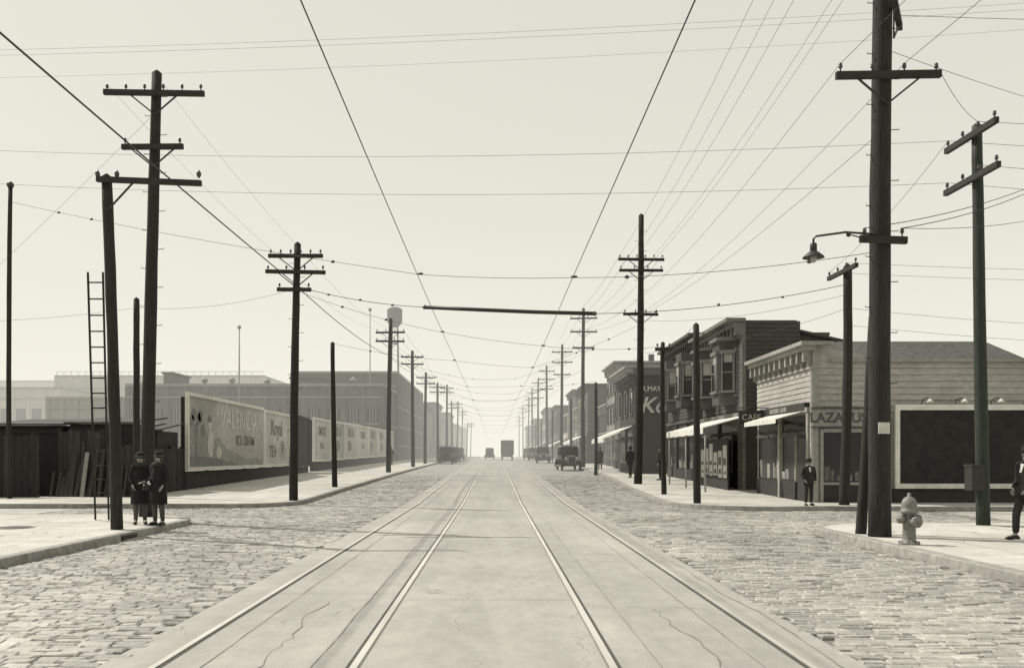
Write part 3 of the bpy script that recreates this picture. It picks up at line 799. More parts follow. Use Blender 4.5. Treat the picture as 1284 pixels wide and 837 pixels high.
th = building('wooden_house', 9.9, 12.2, 36.6, 43.6, 6.95, 1, M_house, 2, True, True, .55, M_htrim, wframe=M_htrim, cside=False)
for (c0, c1) in ((37.3, 39.4), (41.0, 43.1)):
    b = th.p('bay_windows', M_house); z0, z1 = 3.7, 6.3
    b.hexa([(9.9, c0, z0), (9.25, c0 + .45, z0), (9.25, c1 - .45, z0), (9.9, c1, z0), (9.9, c0, z1), (9.25, c0 + .45, z1), (9.25, c1 - .45, z1), (9.9, c1, z1)])
    wv = (9.25, c0 + .45, 0, 1, -1, 0); window(th, wv, (c1 - c0 - .9) / 2, 4.25, .75, 1.5, True, frame=M_htrim)
    d = Vector((-.65, .45)).normalized(); wv = (9.9, c0, d.x, d.y, -.569, -.822); window(th, wv, .4, 4.25, .42, 1.5, True, frame=M_htrim)
    th.p('bay_caps', M_htrim).hexa([(9.95, c0 - .1, z1), (9.12, c0 + .4, z1), (9.12, c1 - .4, z1), (9.95, c1 + .1, z1), (9.95, c0 - .1, z1 + .14), (9.12, c0 + .4, z1 + .14), (9.12, c1 - .4, z1 + .14), (9.95, c1 + .1, z1 + .14)])
rw = th.p('rear_wing', M_house); rw.hexa([(12.2, 36.7, -.1), (17.0, 36.7, -.1), (17.0, 43.4, -.1), (12.2, 43.4, -.1), (12.2, 36.7, 6.5), (17.0, 36.7, 5.4), (17.0, 43.4, 5.4), (12.2, 43.4, 6.5)])
th.p('rear_roof', M_roof).hexa([(12.2, 36.5, 6.5), (17.2, 36.5, 5.35), (17.2, 43.5, 5.35), (12.2, 43.5, 6.5), (12.2, 36.5, 6.6), (17.2, 36.5, 5.45), (17.2, 43.5, 5.45), (12.2, 43.5, 6.6)])
th.build()
th = Thing('shop_awning'); a = th.p('canvas', M_canvas)
for i in range(10):
    y0, y1 = 34.7 + i * .73, 34.7 + (i + 1) * .73; d0, d1 = -.03 * (i % 2), -.03 * ((i + 1) % 2)
    a.hexa([(9.88, y0, 3.15), (7.9, y0, 2.62 + d0), (7.9, y1, 2.62 + d1), (9.88, y1, 3.15), (9.88, y0, 3.19), (7.9, y0, 2.66 + d0), (7.9, y1, 2.66 + d1), (9.88, y1, 3.19)])
    a.hexa([(7.88, y0, 2.42 + d0), (7.9, y0, 2.42 + d0), (7.9, y1, 2.42 + d1), (7.88, y1, 2.42 + d1), (7.88, y0, 2.66 + d0), (7.899, y0, 2.66 + d0), (7.899, y1, 2.66 + d1), (7.88, y1, 2.66 + d1)])
for yy in (34.8, 38.3, 41.9): th.p('posts', M_trim).path([(8.0, yy, .1), (8.0, yy, 2.6)], .035)
th.build()
th = Thing('poster_hoarding'); th.p('boards', M_wdark).box(9.2, 9.26, 36.2, 41.8, .15, 2.3)
for i in range(7):
    y0 = 36.3 + i * .78; th.p('posters', M_paper).box(9.185, 9.199, y0, y0 + .6, .6 + U(0, .2), 1.9 + U(-.2, .2)); th.p('print', M_ink).box(9.175, 9.184, y0 + .1, y0 + .5, 1.2, 1.2 + U(.1, .4))
    th.p('print', M_ink).box(9.175, 9.184, y0 + .12, y0 + .45, .85, .85 + U(.05, .2))
th.build()
th = building('wooden_house', 9.9, 16, 44.0, 52.2, 7.35, 1, M_house, 2, True, True, .5, M_wmid, wframe=M_htrim)
for (c0, c1) in ((45, 47.2), (49, 51.2)):
    b = th.p('bay_windows', M_house); z0, z1 = 4.0, 6.7
    b.hexa([(9.9, c0, z0), (9.25, c0 + .45, z0), (9.25, c1 - .45, z0), (9.9, c1, z0), (9.9, c0, z1), (9.25, c0 + .45, z1), (9.25, c1 - .45, z1), (9.9, c1, z1)])
    wv = (9.25, c0 + .45, 0, 1, -1, 0); window(th, wv, (c1 - c0 - .9) / 2, 4.6, .75, 1.5, True, frame=M_htrim)
    d = Vector((-.65, .45)).normalized(); wv = (9.9, c0, d.x, d.y, -.569, -.822); window(th, wv, .4, 4.6, .42, 1.5, True, frame=M_htrim)
th.build()
th = building('brick_shop', 8.75, 16, 57, 64, 6.6, 1, M_wdark, 2, False, True, .4, M_wmid, awning=True, wframe=M_wmid)
text(th, 'Ko', 1.35, M_inkl, (9.85, 56.96, 4.7), (1, 0, 0), 'painted_lettering', shear=.3, bold=.025)
text(th, 'R.MAY', .42, M_inkl, (9.75, 56.96, 5.75), (1, 0, 0), 'painted_lettering', bold=.01)
th.build()
Y = 65.0; k = 0
specs = [(9, 7.4, M_wmid, 2, False), (8, 8.6, M_wgrey, 3, False), (9, 5.6, M_wdark, 1, True), (12, 8.2, M_brick, 2, False), (10, 6.5, M_wgrey, 2, True), (12, 9.2, M_wmid, 3, False), (14, 7.5, M_wlt, 2, False),
         (14, 8.5, M_brick, 2, False), (14, 7, M_wmid, 2, True), (18, 9.5, M_wgrey, 3, False), (20, 8, M_brick, 2, False), (20, 9, M_wmid, 2, False), (25, 8, M_wgrey, 2, False), (30, 9, M_brick, 2, False)]
for L_, h_, m_, fl, gb in specs:
    th = building('shop_house', 9.9 + U(-.5, .7), 18 + U(0, 4), Y, Y + L_, h_ + g(Y), 1, m_, fl, Y < 100, True, .4, M_wmid if R() < .5 else M_trim, gable=gb, simple=Y > 110, awning=(k % 3 == 0), wframe=M_wmid if R() < .4 else None)
    th.build(); Y += L_ + (U(0, 3) if R() < .4 else .02); k += 1

# left side ------------------------------------------------------------------
def board(y0, y1, z0, z1, m, dark=False, txt=None):
    th = Thing('billboard'); w = (-12.3, y0, 0, 1, 1, 0); L = y1 - y0
    th.p('panel', m).wbox(w, .14, L - .14, z0 + .14, z1 - .14, 0, .05)
    f = th.p('frame', M_wwhite if not dark else M_wdark)
    f.wbox(w, 0, .14, z0, z1, -.02, .12); f.wbox(w, L - .14, L, z0, z1, -.02, .12); f.wbox(w, .14, L - .14, z1 - .14, z1, -.02, .12); f.wbox(w, .14, L - .14, z0, z0 + .14, -.02, .12)
    gy = g(y0)
    n = max(2, int(L / 2.5))
    for i in range(n + 1): th.p('posts', M_fence).wbox(w, i * (L - .15) / n, i * (L - .15) / n + .12, gy - .1, z1 - .2, -.18, -.03)
    th.p('base_boards', M_fence).wbox(w, 0, L, gy - .1, z0 - .02, -.03, .02)
    if txt:
        for (s, sz, u, z, mm) in txt: text(th, s, sz, mm, (-12.235, y0 + u, z), (0, 1, 0), bold=.012)
    return th
th = board(36.5, 48.6, .98, 4.13, M_sheet, txt=[('VALENCIA', 1.35, 7.6, 3.25, M_inks), ('ICE CREAM', .65, 8.6, 2.3, M_inkm), ('today', .5, 9.4, 1.65, M_inks)])
w = (-12.3, 36.5, 0, 1, 1, 0)
def blob(th, nm, m, cu, cz, ru, rz_, n0, n1, k=14):
    th.p(nm, m).wpoly(w, [(cu + ru * cos(2 * pi * i / k) * U(.8, 1.1), cz + rz_ * sin(2 * pi * i / k) * U(.8, 1.1)) for i in range(k)], n0, n1)
# pictorial scene: hills, trees, a seated figure with a dish
th.p('painted_hills', M_inkg).wpoly(w, [(.2, 1.15), (11.9, 1.15), (11.9, 1.35), (10.5, 1.5), (9, 1.4), (7, 1.7), (5.5, 1.9), (4.2, 2.4), (3.2, 2.2), (2.2, 2.7), (1.2, 2.5), (.2, 2.9)], .0503, .0515)
th.p('painted_ground', M_inkm).wpoly(w, [(.2, 1.14), (7.5, 1.14), (6, 1.3), (4, 1.45), (2, 1.55), (.2, 1.6)], .052, .053)
for i in range(6): blob(th, 'painted_foliage', M_inkm, .6 + i * .28, 3.0 + .35 * sin(i * 2.2), .33, .28, .0535, .0545)
th.p('painted_trunk', M_inkm).wpoly(w, [(1.0, 1.5), (1.3, 1.5), (1.25, 3.0), (1.1, 3.0)], .0536, .0546)
blob(th, 'painted_figure', M_inks, 3.0, 2.95, .25, .30, .056, .057); blob(th, 'painted_figure', M_inks, 3.1, 2.1, .42, .62, .0555, .0565); blob(th, 'painted_dish', M_inkl, 4.3, 1.75, .45, .28, .056, .057); blob(th, 'painted_hair', M_inkm, 2.95, 3.15, .28, .18, .0575, .0585)
th.build()
th = board(48.7, 54.6, 1.0, 4.05, M_sheet2, txt=[('Royal', 1.2, 2.9, 3.1, M_inkm), ('TEA', .9, 2.0, 1.8, M_inkm)])
w = (-12.3, 48.7, 0, 1, 1, 0); blob(th, 'painted_scene', M_sheet, 4.3, 1.9, .9, .6, .051, .053); blob(th, 'painted_cup', M_inkm, 4.3, 2.1, .35, .4, .054, .056)
th.build()
th = board(56.5, 60.5, .9, 4.1, M_black, dark=True); th.build()
yy = 62
for i, (L_, m_) in enumerate(((6.5, M_sheet2), (6.5, M_sheet), (7, M_sheet2), (7, M_sheet2), (7, M_sheet), (7, M_sheet2), (8, M_sheet))):
    tx = [('SMOKE', .9, L_ / 2, 2.9 + g(yy), M_inkm), ('No 5', .7, L_ / 2, 1.9 + g(yy), M_inkm)] if i % 3 == 0 else [('BREAD', 1.1, L_ / 2, 3.0 + g(yy), M_inkm)]
    th = board(yy, yy + L_ - .3, .8 + g(yy), 3.85 + g(yy) * .9, m_, txt=tx)
    w = (-12.3, yy, 0, 1, 1, 0)
    if i % 3: blob(th, 'painted_scene', M_inkm, U(1.5, L_ - 2), 1.9 + g(yy), 1.1, .5, .051, .053)
    th.build(); yy += L_
def fence(a, b, h, m=M_fence):
    th = Thing('board_fence'); p = th.p('boards', m); a = Vector(a); b = Vector(b); L = (b - a).length; d = (b - a).normalized(); n = Vector((-d.y, d.x))
    u = 0
    while u < L:
        w_ = U(.16, .26); q = a + d * u; e = a + d * min(L, u + w_ - .012); hh = h + U(-.07, .07); o = n * U(0, .015)
        z0 = g(q.y) - .1
        p.hexa([(q.x + o.x, q.y + o.y, z0), (e.x + o.x, e.y + o.y, z0), (e.x + o.x + n.x * .03, e.y + o.y + n.y * .03, z0), (q.x + o.x + n.x * .03, q.y + o.y + n.y * .03, z0),
                (q.x + o.x, q.y + o.y, hh), (e.x + o.x, e.y + o.y, hh), (e.x + o.x + n.x * .03, e.y + o.y + n.y * .03, hh), (q.x + o.x + n.x * .03, q.y + o.y + n.y * .03, hh)])
        u += w_
    for z in (.5, h - .4): th.p('rails', M_arm).beam((a.x + n.x * .07, a.y + n.y * .07, z), (b.x + n.x * .07, b.y + n.y * .07, z), .06, .1)
    for i in range(int(L / 2.4) + 1):
        q = a + d * (i * 2.4); th.p('posts', M_arm).box(q.x + n.x * .12 - .05, q.x + n.x * .12 + .05, q.y + n.y * .12 - .05, q.y + n.y * .12 + .05, -.1, h + .05)
    return th.build()
fence((-34, 32.0), (-15.9, 32.0), 2.3); fence((-15.6, 32.8), (-13.9, 32.8), 2.5); fence((-13.8, 32.6), (-12.35, 32.6), 1.95); fence((-12.3, 32.7), (-12.3, 36.4), 1.9)
fence((-12.35, 54.7), (-12.35, 56.4), 3.0)
for (x0, x1, y0, y1, h) in ((-15.5, -13.2, 33.5, 36.5, 2.75), (-13.0, -12.5, 34.0, 36.2, 2.5), (-18.6, -16, 34, 37, 2.7)):
    th = Thing('shed'); th.p('walls', M_fence).box(x0, x1, y0, y1, 0, h)
    w = (x0, y0, 1, 0, 0, -1); W = x1 - x0
    if W > 1: th.p('door', M_arm).wbox(w, W * .3, W * .3 + .8, .1, 2.0, .0, .04); th.p('battens', M_fence).wbox(w, 0, W, h - .3, h - .15, 0, .05)
    th.p('roof', M_roof).hexa([(x0 - .15, y0 - .2, h), (x1 + .15, y0 - .2, h), (x1 + .15, y1 + .1, h + .3), (x0 - .15, y1 + .1, h + .3), (x0 - .15, y0 - .2, h + .06), (x1 + .15, y0 - .2, h + .06), (x1 + .15, y1 + .1, h + .36), (x0 - .15, y1 + .1, h + .36)])
    th.build()
th = Thing('lumber_stack')
for i in range(16):
    x = -15.6 + i * .17 + U(-.03, .03); hh = 1.2 + U(-.5, 1.2); th.p('planks', M_wdark).beam((x, 32.25, .1), (x + U(-.08, .08), 32.6, hh), U(.06, .16), .03)
th.p('pale_planks', M_wgrey).beam((-14.5, 32.22, .1), (-14.45, 32.55, 1.7), .14, .03)
th.build()

def works(name, x0, x1, y0, y1, h, m, nwin, rows=1, rail=False, monitor=None, stacks=()):
    th = Thing(name); th.p('walls', m).box(x0, x1, y0, y1, 0, h)
    w = (x0, y0, 1, 0, 0, -1); W = x1 - x0; we = (x1, y0, 0, 1, 1, 0); D = y1 - y0
    th.p('coping', M_wgrey).wbox(w, -.2, W + .2, h, h + .3, -.3, .2); th.p('coping', M_wgrey).wbox(we, 0, D, h + .005, h + .3, -.3, .2)
    for ww, l in ((w, W), (we, D)):
        n = max(1, int(nwin * l / W)); s = l / n
        for r_ in range(rows):
            for i in range(n):
                zc = h * (.25 + .62 * r_ / max(1, rows)) if rows > 1 else h * .35
                hh = h * .36 / rows
                th.p('window_glass', M_glass).wbox(ww, i * s + s * .2, i * s + s * .8, zc, zc + hh, .01, .03)
                for q in (.35, .5, .65): th.p('mullions', M_wgrey).wbox(ww, i * s + s * q - .05, i * s + s * q + .05, zc, zc + hh, .031, .05)
                th.p('sills', M_wgrey).wbox(ww, i * s + s * .17, i * s + s * .83, zc - .2, zc, .0, .16)
        for i in range(n + 1): th.p('pilasters', m).wbox(ww, i * s - .25, i * s + .25, 0, h, .0, .15)
    th.p('string_course', M_wgrey).wbox(w, 0, W, h * .86, h * .86 + .18, .151, .22)
    th.p('roof', M_roof).box(x0 + .3, x1 - .3, y0 + .3, y1 - .3, h - .1, h + .1)
    for (xs_, hh) in stacks: th.p('roof_vents', M_galv).lathe([(.22, h), (.22, h + hh), (.4, h + hh + .05), (.4, h + hh + .3), (.05, h + hh + .6)], c=(xs_, y0 + 5, 0), n=10)
    if monitor:
        for (a, b, hh) in monitor: th.p('penthouse', m).box(a, b, y0 + 2, y0 + 8, h, h + hh); th.p('roof', M_roof).box(a - .2, b + .2, y0 + 1.8, y0 + 8.2, h + hh, h + hh + .2)
    if rail:
        n = int(W / 1.5)
        for i in range(n): th.p('roof_railing', M_iron).path([(x0 + i * 1.5, y0 + .4, h), (x0 + i * 1.5, y0 + .4, h + 1.1)], .05, n=5)
        th.p('roof_railing', M_iron).path([(x0, y0 + .4, h + 1.1), (x1, y0 + .4, h + 1.1)], .05, n=5)
    return th.build()
works('factory', X(160, 105), X(480, 105), 105, 150, Z(484, 105), M_conc, 13, 2, False, [(X(205, 107), X(216, 107), 1.6), (X(365, 107), X(403, 107), 1.0)], stacks=[(X(q, 108), U(.5, 1.0)) for q in (250, 285, 330, 440)])
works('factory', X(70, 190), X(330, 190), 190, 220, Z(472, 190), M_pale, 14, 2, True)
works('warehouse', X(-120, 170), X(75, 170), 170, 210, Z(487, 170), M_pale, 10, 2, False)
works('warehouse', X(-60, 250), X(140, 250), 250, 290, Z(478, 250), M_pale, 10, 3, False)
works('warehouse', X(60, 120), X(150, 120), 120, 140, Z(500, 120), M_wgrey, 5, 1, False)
works('warehouse', -26, -12.6, 118, 160, 12.2, M_brick, 6, 3, False)
Y = 162.0
for L_, h_, m_, fl in ((18, 9.5, M_wmid, 2), (20, 11, M_brick, 3), (22, 8.5, M_wgrey, 2), (25, 11, M_brick, 3), (28, 9.5, M_wmid, 2), (30, 10, M_wgrey, 3), (40, 9, M_brick, 2), (45, 11, M_wmid, 3)):
    building('shop_house', -22, -11.8 + U(-.5, .5), Y, Y + L_, h_ + g(Y), -1, m_, fl, False, True, .4, M_wmid, simple=True).build(); Y += L_ + 1
for px, Y, ytp, r in ((300, 99, 410, .12), (464, 110, 388, .09)):
    th = Thing('flagpole'); th.p('mast', M_galv).path([(X(px, Y), Y, 0), (X(px, Y), Y, Z(ytp, Y))], [r, r * .6], n=8); th.p('finial', M_galv).ball((X(px, Y), Y, Z(ytp, Y)), .22); th.build()
Yt = 150; xt = X(495, Yt); zt = Z(404, Yt); rt = 9.5 * Yt / F
th = Thing('water_tower')
th.p('tank', M_brick).lathe([(.1, -.9), (rt * .7, -.5), (rt, .1), (rt, 1.9), (rt * 1.06, 1.95), (rt * .75, 2.35), (.05, 2.6)], c=(xt, Yt, zt), n=20)
for a in range(4):
    ca, sa = cos(pi / 4 + a * pi / 2), sin(pi / 4 + a * pi / 2)
    th.p('legs', M_iron).path([(xt + ca * 1.2, Yt + sa * 1.2, 1), (xt + ca * rt * .5, Yt + sa * rt * .5, zt)], .10, n=6)
for zq in (8, 14, 20):
    t_ = (zq - 1) / (zt - 1); rr = 1.2 + (rt * .5 - 1.2) * t_
    for a in range(4):
        c1, s1, c2, s2 = cos(pi / 4 + a * pi / 2), sin(pi / 4 + a * pi / 2), cos(pi / 4 + (a + 1) * pi / 2), sin(pi / 4 + (a + 1) * pi / 2)
        th.p('legs', M_iron).path([(xt + c1 * rr, Yt + s1 * rr, zq), (xt + c2 * rr, Yt + s2 * rr, zq)], .08, n=5)
th.build()

# ---------------------------------------------------------------- hydrant
th = Thing('fire_hydrant', (X(1140, 14.85), 14.85, .13), .3, .98); p = th.p('barrel', M_hyd)
p.lathe([(.17, 0), (.17, .035), (.115, .045), (.105, .1), (.10, .50), (.13, .51), (.14, .53), (.14, .56), (.125, .57), (.12, .62), (.125, .66), (.11, .72), (.08, .765), (.04, .785), (.028, .80), (.028, .845), (.01, .85)], n=22)
for d, rr in ((1, .055), (-1, .055)):
    p.lathe([(rr, 0), (rr, d * .15), (rr + .018, d * .152), (rr + .018, d * .2), (rr * .8, d * .205), (.02, d * .21), (.02, d * .24)], c=(0, 0, .42), n=14, axis='x')
p.lathe([(.075, 0), (.075, -.14), (.095, -.142), (.095, -.2), (.05, -.21), (.022, -.21), (.022, -.25)], c=(0, 0, .38), n=16, axis='y')
for i in range(8): a = i * pi / 4; th.p('bolts', M_iron).lathe([(.015, 0), (.015, .02), (.001, .022)], c=(.145 * cos(a), .145 * sin(a), .035), n=6)
th.build()

# ---------------------------------------------------------------- vehicles
def wheel(th, x, y, r=.37, w=.10):
    th.p('tyres', M_tyre).lathe([(r - .09, -w / 2), (r - .03, -w / 2), (r, -w / 4), (r, w / 4), (r - .03, w / 2), (r - .09, w / 2), (r - .09, -w / 2)], c=(x, y, r), n=24, axis='x')
    th.p('hubs', M_nick).lathe([(.07, -w / 2), (.07, w / 2), (.04, w / 2 + .03 * (1 if x > 0 else -1))], c=(x, y, r), n=12, axis='x')
    for i in range(12):
        a = i * pi / 6; th.p('spokes', M_wmid).path([(x, y + .05 * cos(a), r + .05 * sin(a)), (x, y + (r - .08) * cos(a), r + (r - .08) * sin(a))], .016, n=5)
def fender(p, x, y, r, a0, a1, w):
    pts = []
    for i in range(9):
        a = a0 + (a1 - a0) * i / 8; pts.append((y + r * cos(a), .37 + r * sin(a)))
    for i in range(8):
        (ya_, za), (yb_, zb) = pts[i], pts[i + 1]
        p.hexa([(x - w / 2, ya_, za), (x + w / 2, ya_, za), (x + w / 2, yb_, zb), (x - w / 2, yb_, zb), (x - w / 2, ya_, za + .03), (x + w / 2, ya_, za + .03), (x + w / 2, yb_, zb + .03), (x - w / 2, yb_, zb + .03)])
def car(loc, rz, top=M_carp):
    th = Thing('parked_car', loc, rz)
    for sx in (-1, 1):
        for y in (-1.3, 1.35): wheel(th, sx * .68, y)
        f = th.p('fenders', M_carp); fender(f, sx * .70, 1.35, .47, radians(-10), radians(165), .26); fender(f, sx * .70, -1.3, .47, radians(10), radians(190), .26)
        th.p('running_boards', M_carp).box(sx * .70 - .13, sx * .70 + .13, -.9, .95, .36, .4)
        th.p('headlamps', M_nick).lathe([(.03, -.12), (.09, -.06), (.12, .03), (.12, .06), (.1, .065)], c=(sx * .42, 1.75, .88), n=14, axis='y')
        th.p('headlamps', M_nick).path([(sx * .42, 1.72, .6), (sx * .42, 1.72, .8)], .02, n=6)
        for y in (-1.05, -.1, .62): th.p('pillars', M_carp).beam((sx * .66, y, 1.15), (sx * .62, y, 1.78), .06, .07)
        th.p('side_windows', M_glass).hexa([(sx * .63, -1.0, 1.2), (sx * .64, -1.0, 1.2), (sx * .64, .6, 1.2), (sx * .63, .6, 1.2), (sx * .60, -1.0, 1.76), (sx * .61, -1.0, 1.76), (sx * .61, .6, 1.76), (sx * .60, .6, 1.76)])
    b = th.p('body', M_carp)
    b.hexa([(-.60, -1.65, .45), (.60, -1.65, .45), (.62, .8, .45), (-.62, .8, .45), (-.64, -1.6, 1.17), (.64, -1.6, 1.17), (.66, .72, 1.17), (-.66, .72, 1.17)])
    b.hexa([(-.42, .8, .48), (.42, .8, .48), (.30, 1.66, .5), (-.30, 1.66, .5), (-.42, .75, 1.12), (.42, .75, 1.12), (.28, 1.66, 1.05), (-.28, 1.66, 1.05)])
    b.hexa([(-.30, .78, 1.1), (.30, .78, 1.1), (.16, 1.66, 1.05), (-.16, 1.66, 1.05), (-.15, .78, 1.2), (.15, .78, 1.2), (.08, 1.66, 1.13), (-.08, 1.66, 1.13)])
    b.hexa([(-.64, -1.62, 1.17), (.64, -1.62, 1.17), (.64, -1.05, 1.17), (-.64, -1.05, 1.17), (-.58, -1.5, 1.8), (.58, -1.5, 1.8), (.6, -1.05, 1.8), (-.6, -1.05, 1.8)])
    th.p('roof', top).hexa([(-.66, -1.6, 1.77), (.66, -1.6, 1.77), (.66, .74, 1.77), (-.66, .74, 1.77), (-.5, -1.4, 1.9), (.5, -1.4, 1.9), (.55, .6, 1.87), (-.55, .6, 1.87)])
    th.p('windscreen', M_glass).hexa([(-.6, .62, 1.17), (.6, .62, 1.17), (.6, .64, 1.17), (-.6, .64, 1.17), (-.57, .6, 1.77), (.57, .6, 1.77), (.57, .62, 1.77), (-.57, .62, 1.77)])
    th.p('rear_window', M_glass).box(-.28, .28, -1.62, -1.57, 1.35, 1.6)
    th.p('radiator_shell', M_nick).box(-.29, .29, 1.66, 1.70, .5, 1.12); th.p('radiator_core', M_iron).box(-.24, .24, 1.701, 1.71, .54, 1.05)
    th.p('radiator_shell', M_nick).ball((0, 1.68, 1.16), .035)
    th.p('bumper', M_iron).beam((-.7, 1.92, .48), (.7, 1.92, .48), .03, .08); th.p('chassis', M_iron).box(-.35, .35, -1.7, 1.85, .38, .46)
    th.p('axles', M_iron).path([(-.65, 1.35, .37), (.65, 1.35, .37)], .035, n=6); th.p('axles', M_iron).path([(-.65, -1.3, .37), (.65, -1.3, .37)], .045, n=6)
    th.p('spare_wheel', M_tyre).lathe([(.25, -.05), (.36, -.05), (.38, 0), (.36, .05), (.25, .05), (.25, -.05)], c=(0, -1.74, .85), n=20, axis='y')
    return th.build()
car((5.65, 70, g(70)), pi + .06)
for px, Y in ((577, 108), (583, 118), (590, 135), (573, 99)): car((-5.2, Y, g(Y)), U(-.03, .03))
for Y in (104, 128, 150): car((5.5, Y, g(Y)), pi)
car((X(614, 150), 150, g(150)), 0.0)
def truck(loc, rz):
    th = Thing('delivery_truck', loc, rz)
    for sx in (-1, 1):
        for y in (-1.4, 1.7): wheel(th, sx * .75, y, .42, .16)
        fender(th.p('fenders', M_carp), sx * .76, 1.7, .52, radians(0), radians(165), .26)
        th.p('headlamps', M_nick).lathe([(.03, -.12), (.12, .03), (.1, .06)], c=(sx * .45, 2.2, .95), n=12, axis='y')
    th.p('cargo_box', M_truck).box(-.95, .95, -2.6, .5, .85, 2.85); th.p('cargo_roof', M_roof).hexa([(-1, -2.65, 2.85), (1, -2.65, 2.85), (1, 1.0, 2.85), (-1, 1.0, 2.85), (-.8, -2.6, 2.97), (.8, -2.6, 2.97), (.8, .9, 2.97), (-.8, .9, 2.97)])
    for i in range(5): th.p('cargo_ribs', M_wmid).box(-.97, -.95, -2.5 + i * .7, -2.42 + i * .7, .9, 2.8); th.p('cargo_ribs', M_wmid).box(-.9 + i * .42, -.84 + i * .42, -2.63, -2.6, .9, 2.8)
    th.p('cab', M_truck).box(-.85, .85, .5, 1.1, .6, 1.35)
    for sx in (-.82, .82): th.p('cab', M_truck).beam((sx, 1.05, 1.3), (sx, 1.0, 2.85), .08, .08)
    th.p('windscreen', M_glass).box(-.78, .78, 1.02, 1.05, 1.36, 2.2)
    th.p('hood', M_carp).hexa([(-.45, 1.1, .6), (.45, 1.1, .6), (.36, 2.15, .6), (-.36, 2.15, .6), (-.42, 1.1, 1.3), (.42, 1.1, 1.3), (.32, 2.15, 1.2), (-.32, 2.15, 1.2)])
    th.p('radiator', M_nick).box(-.36, .36, 2.15, 2.2, .6, 1.25); th.p('chassis', M_iron).box(-.4, .4, -2.6, 2.2, .5, .62); th.p('bumper', M_iron).beam((-.8, 2.35, .55), (.8, 2.35, .55), .04, .1)
    return th.build()
truck((X(636, 138), 138, g(138)), 0)

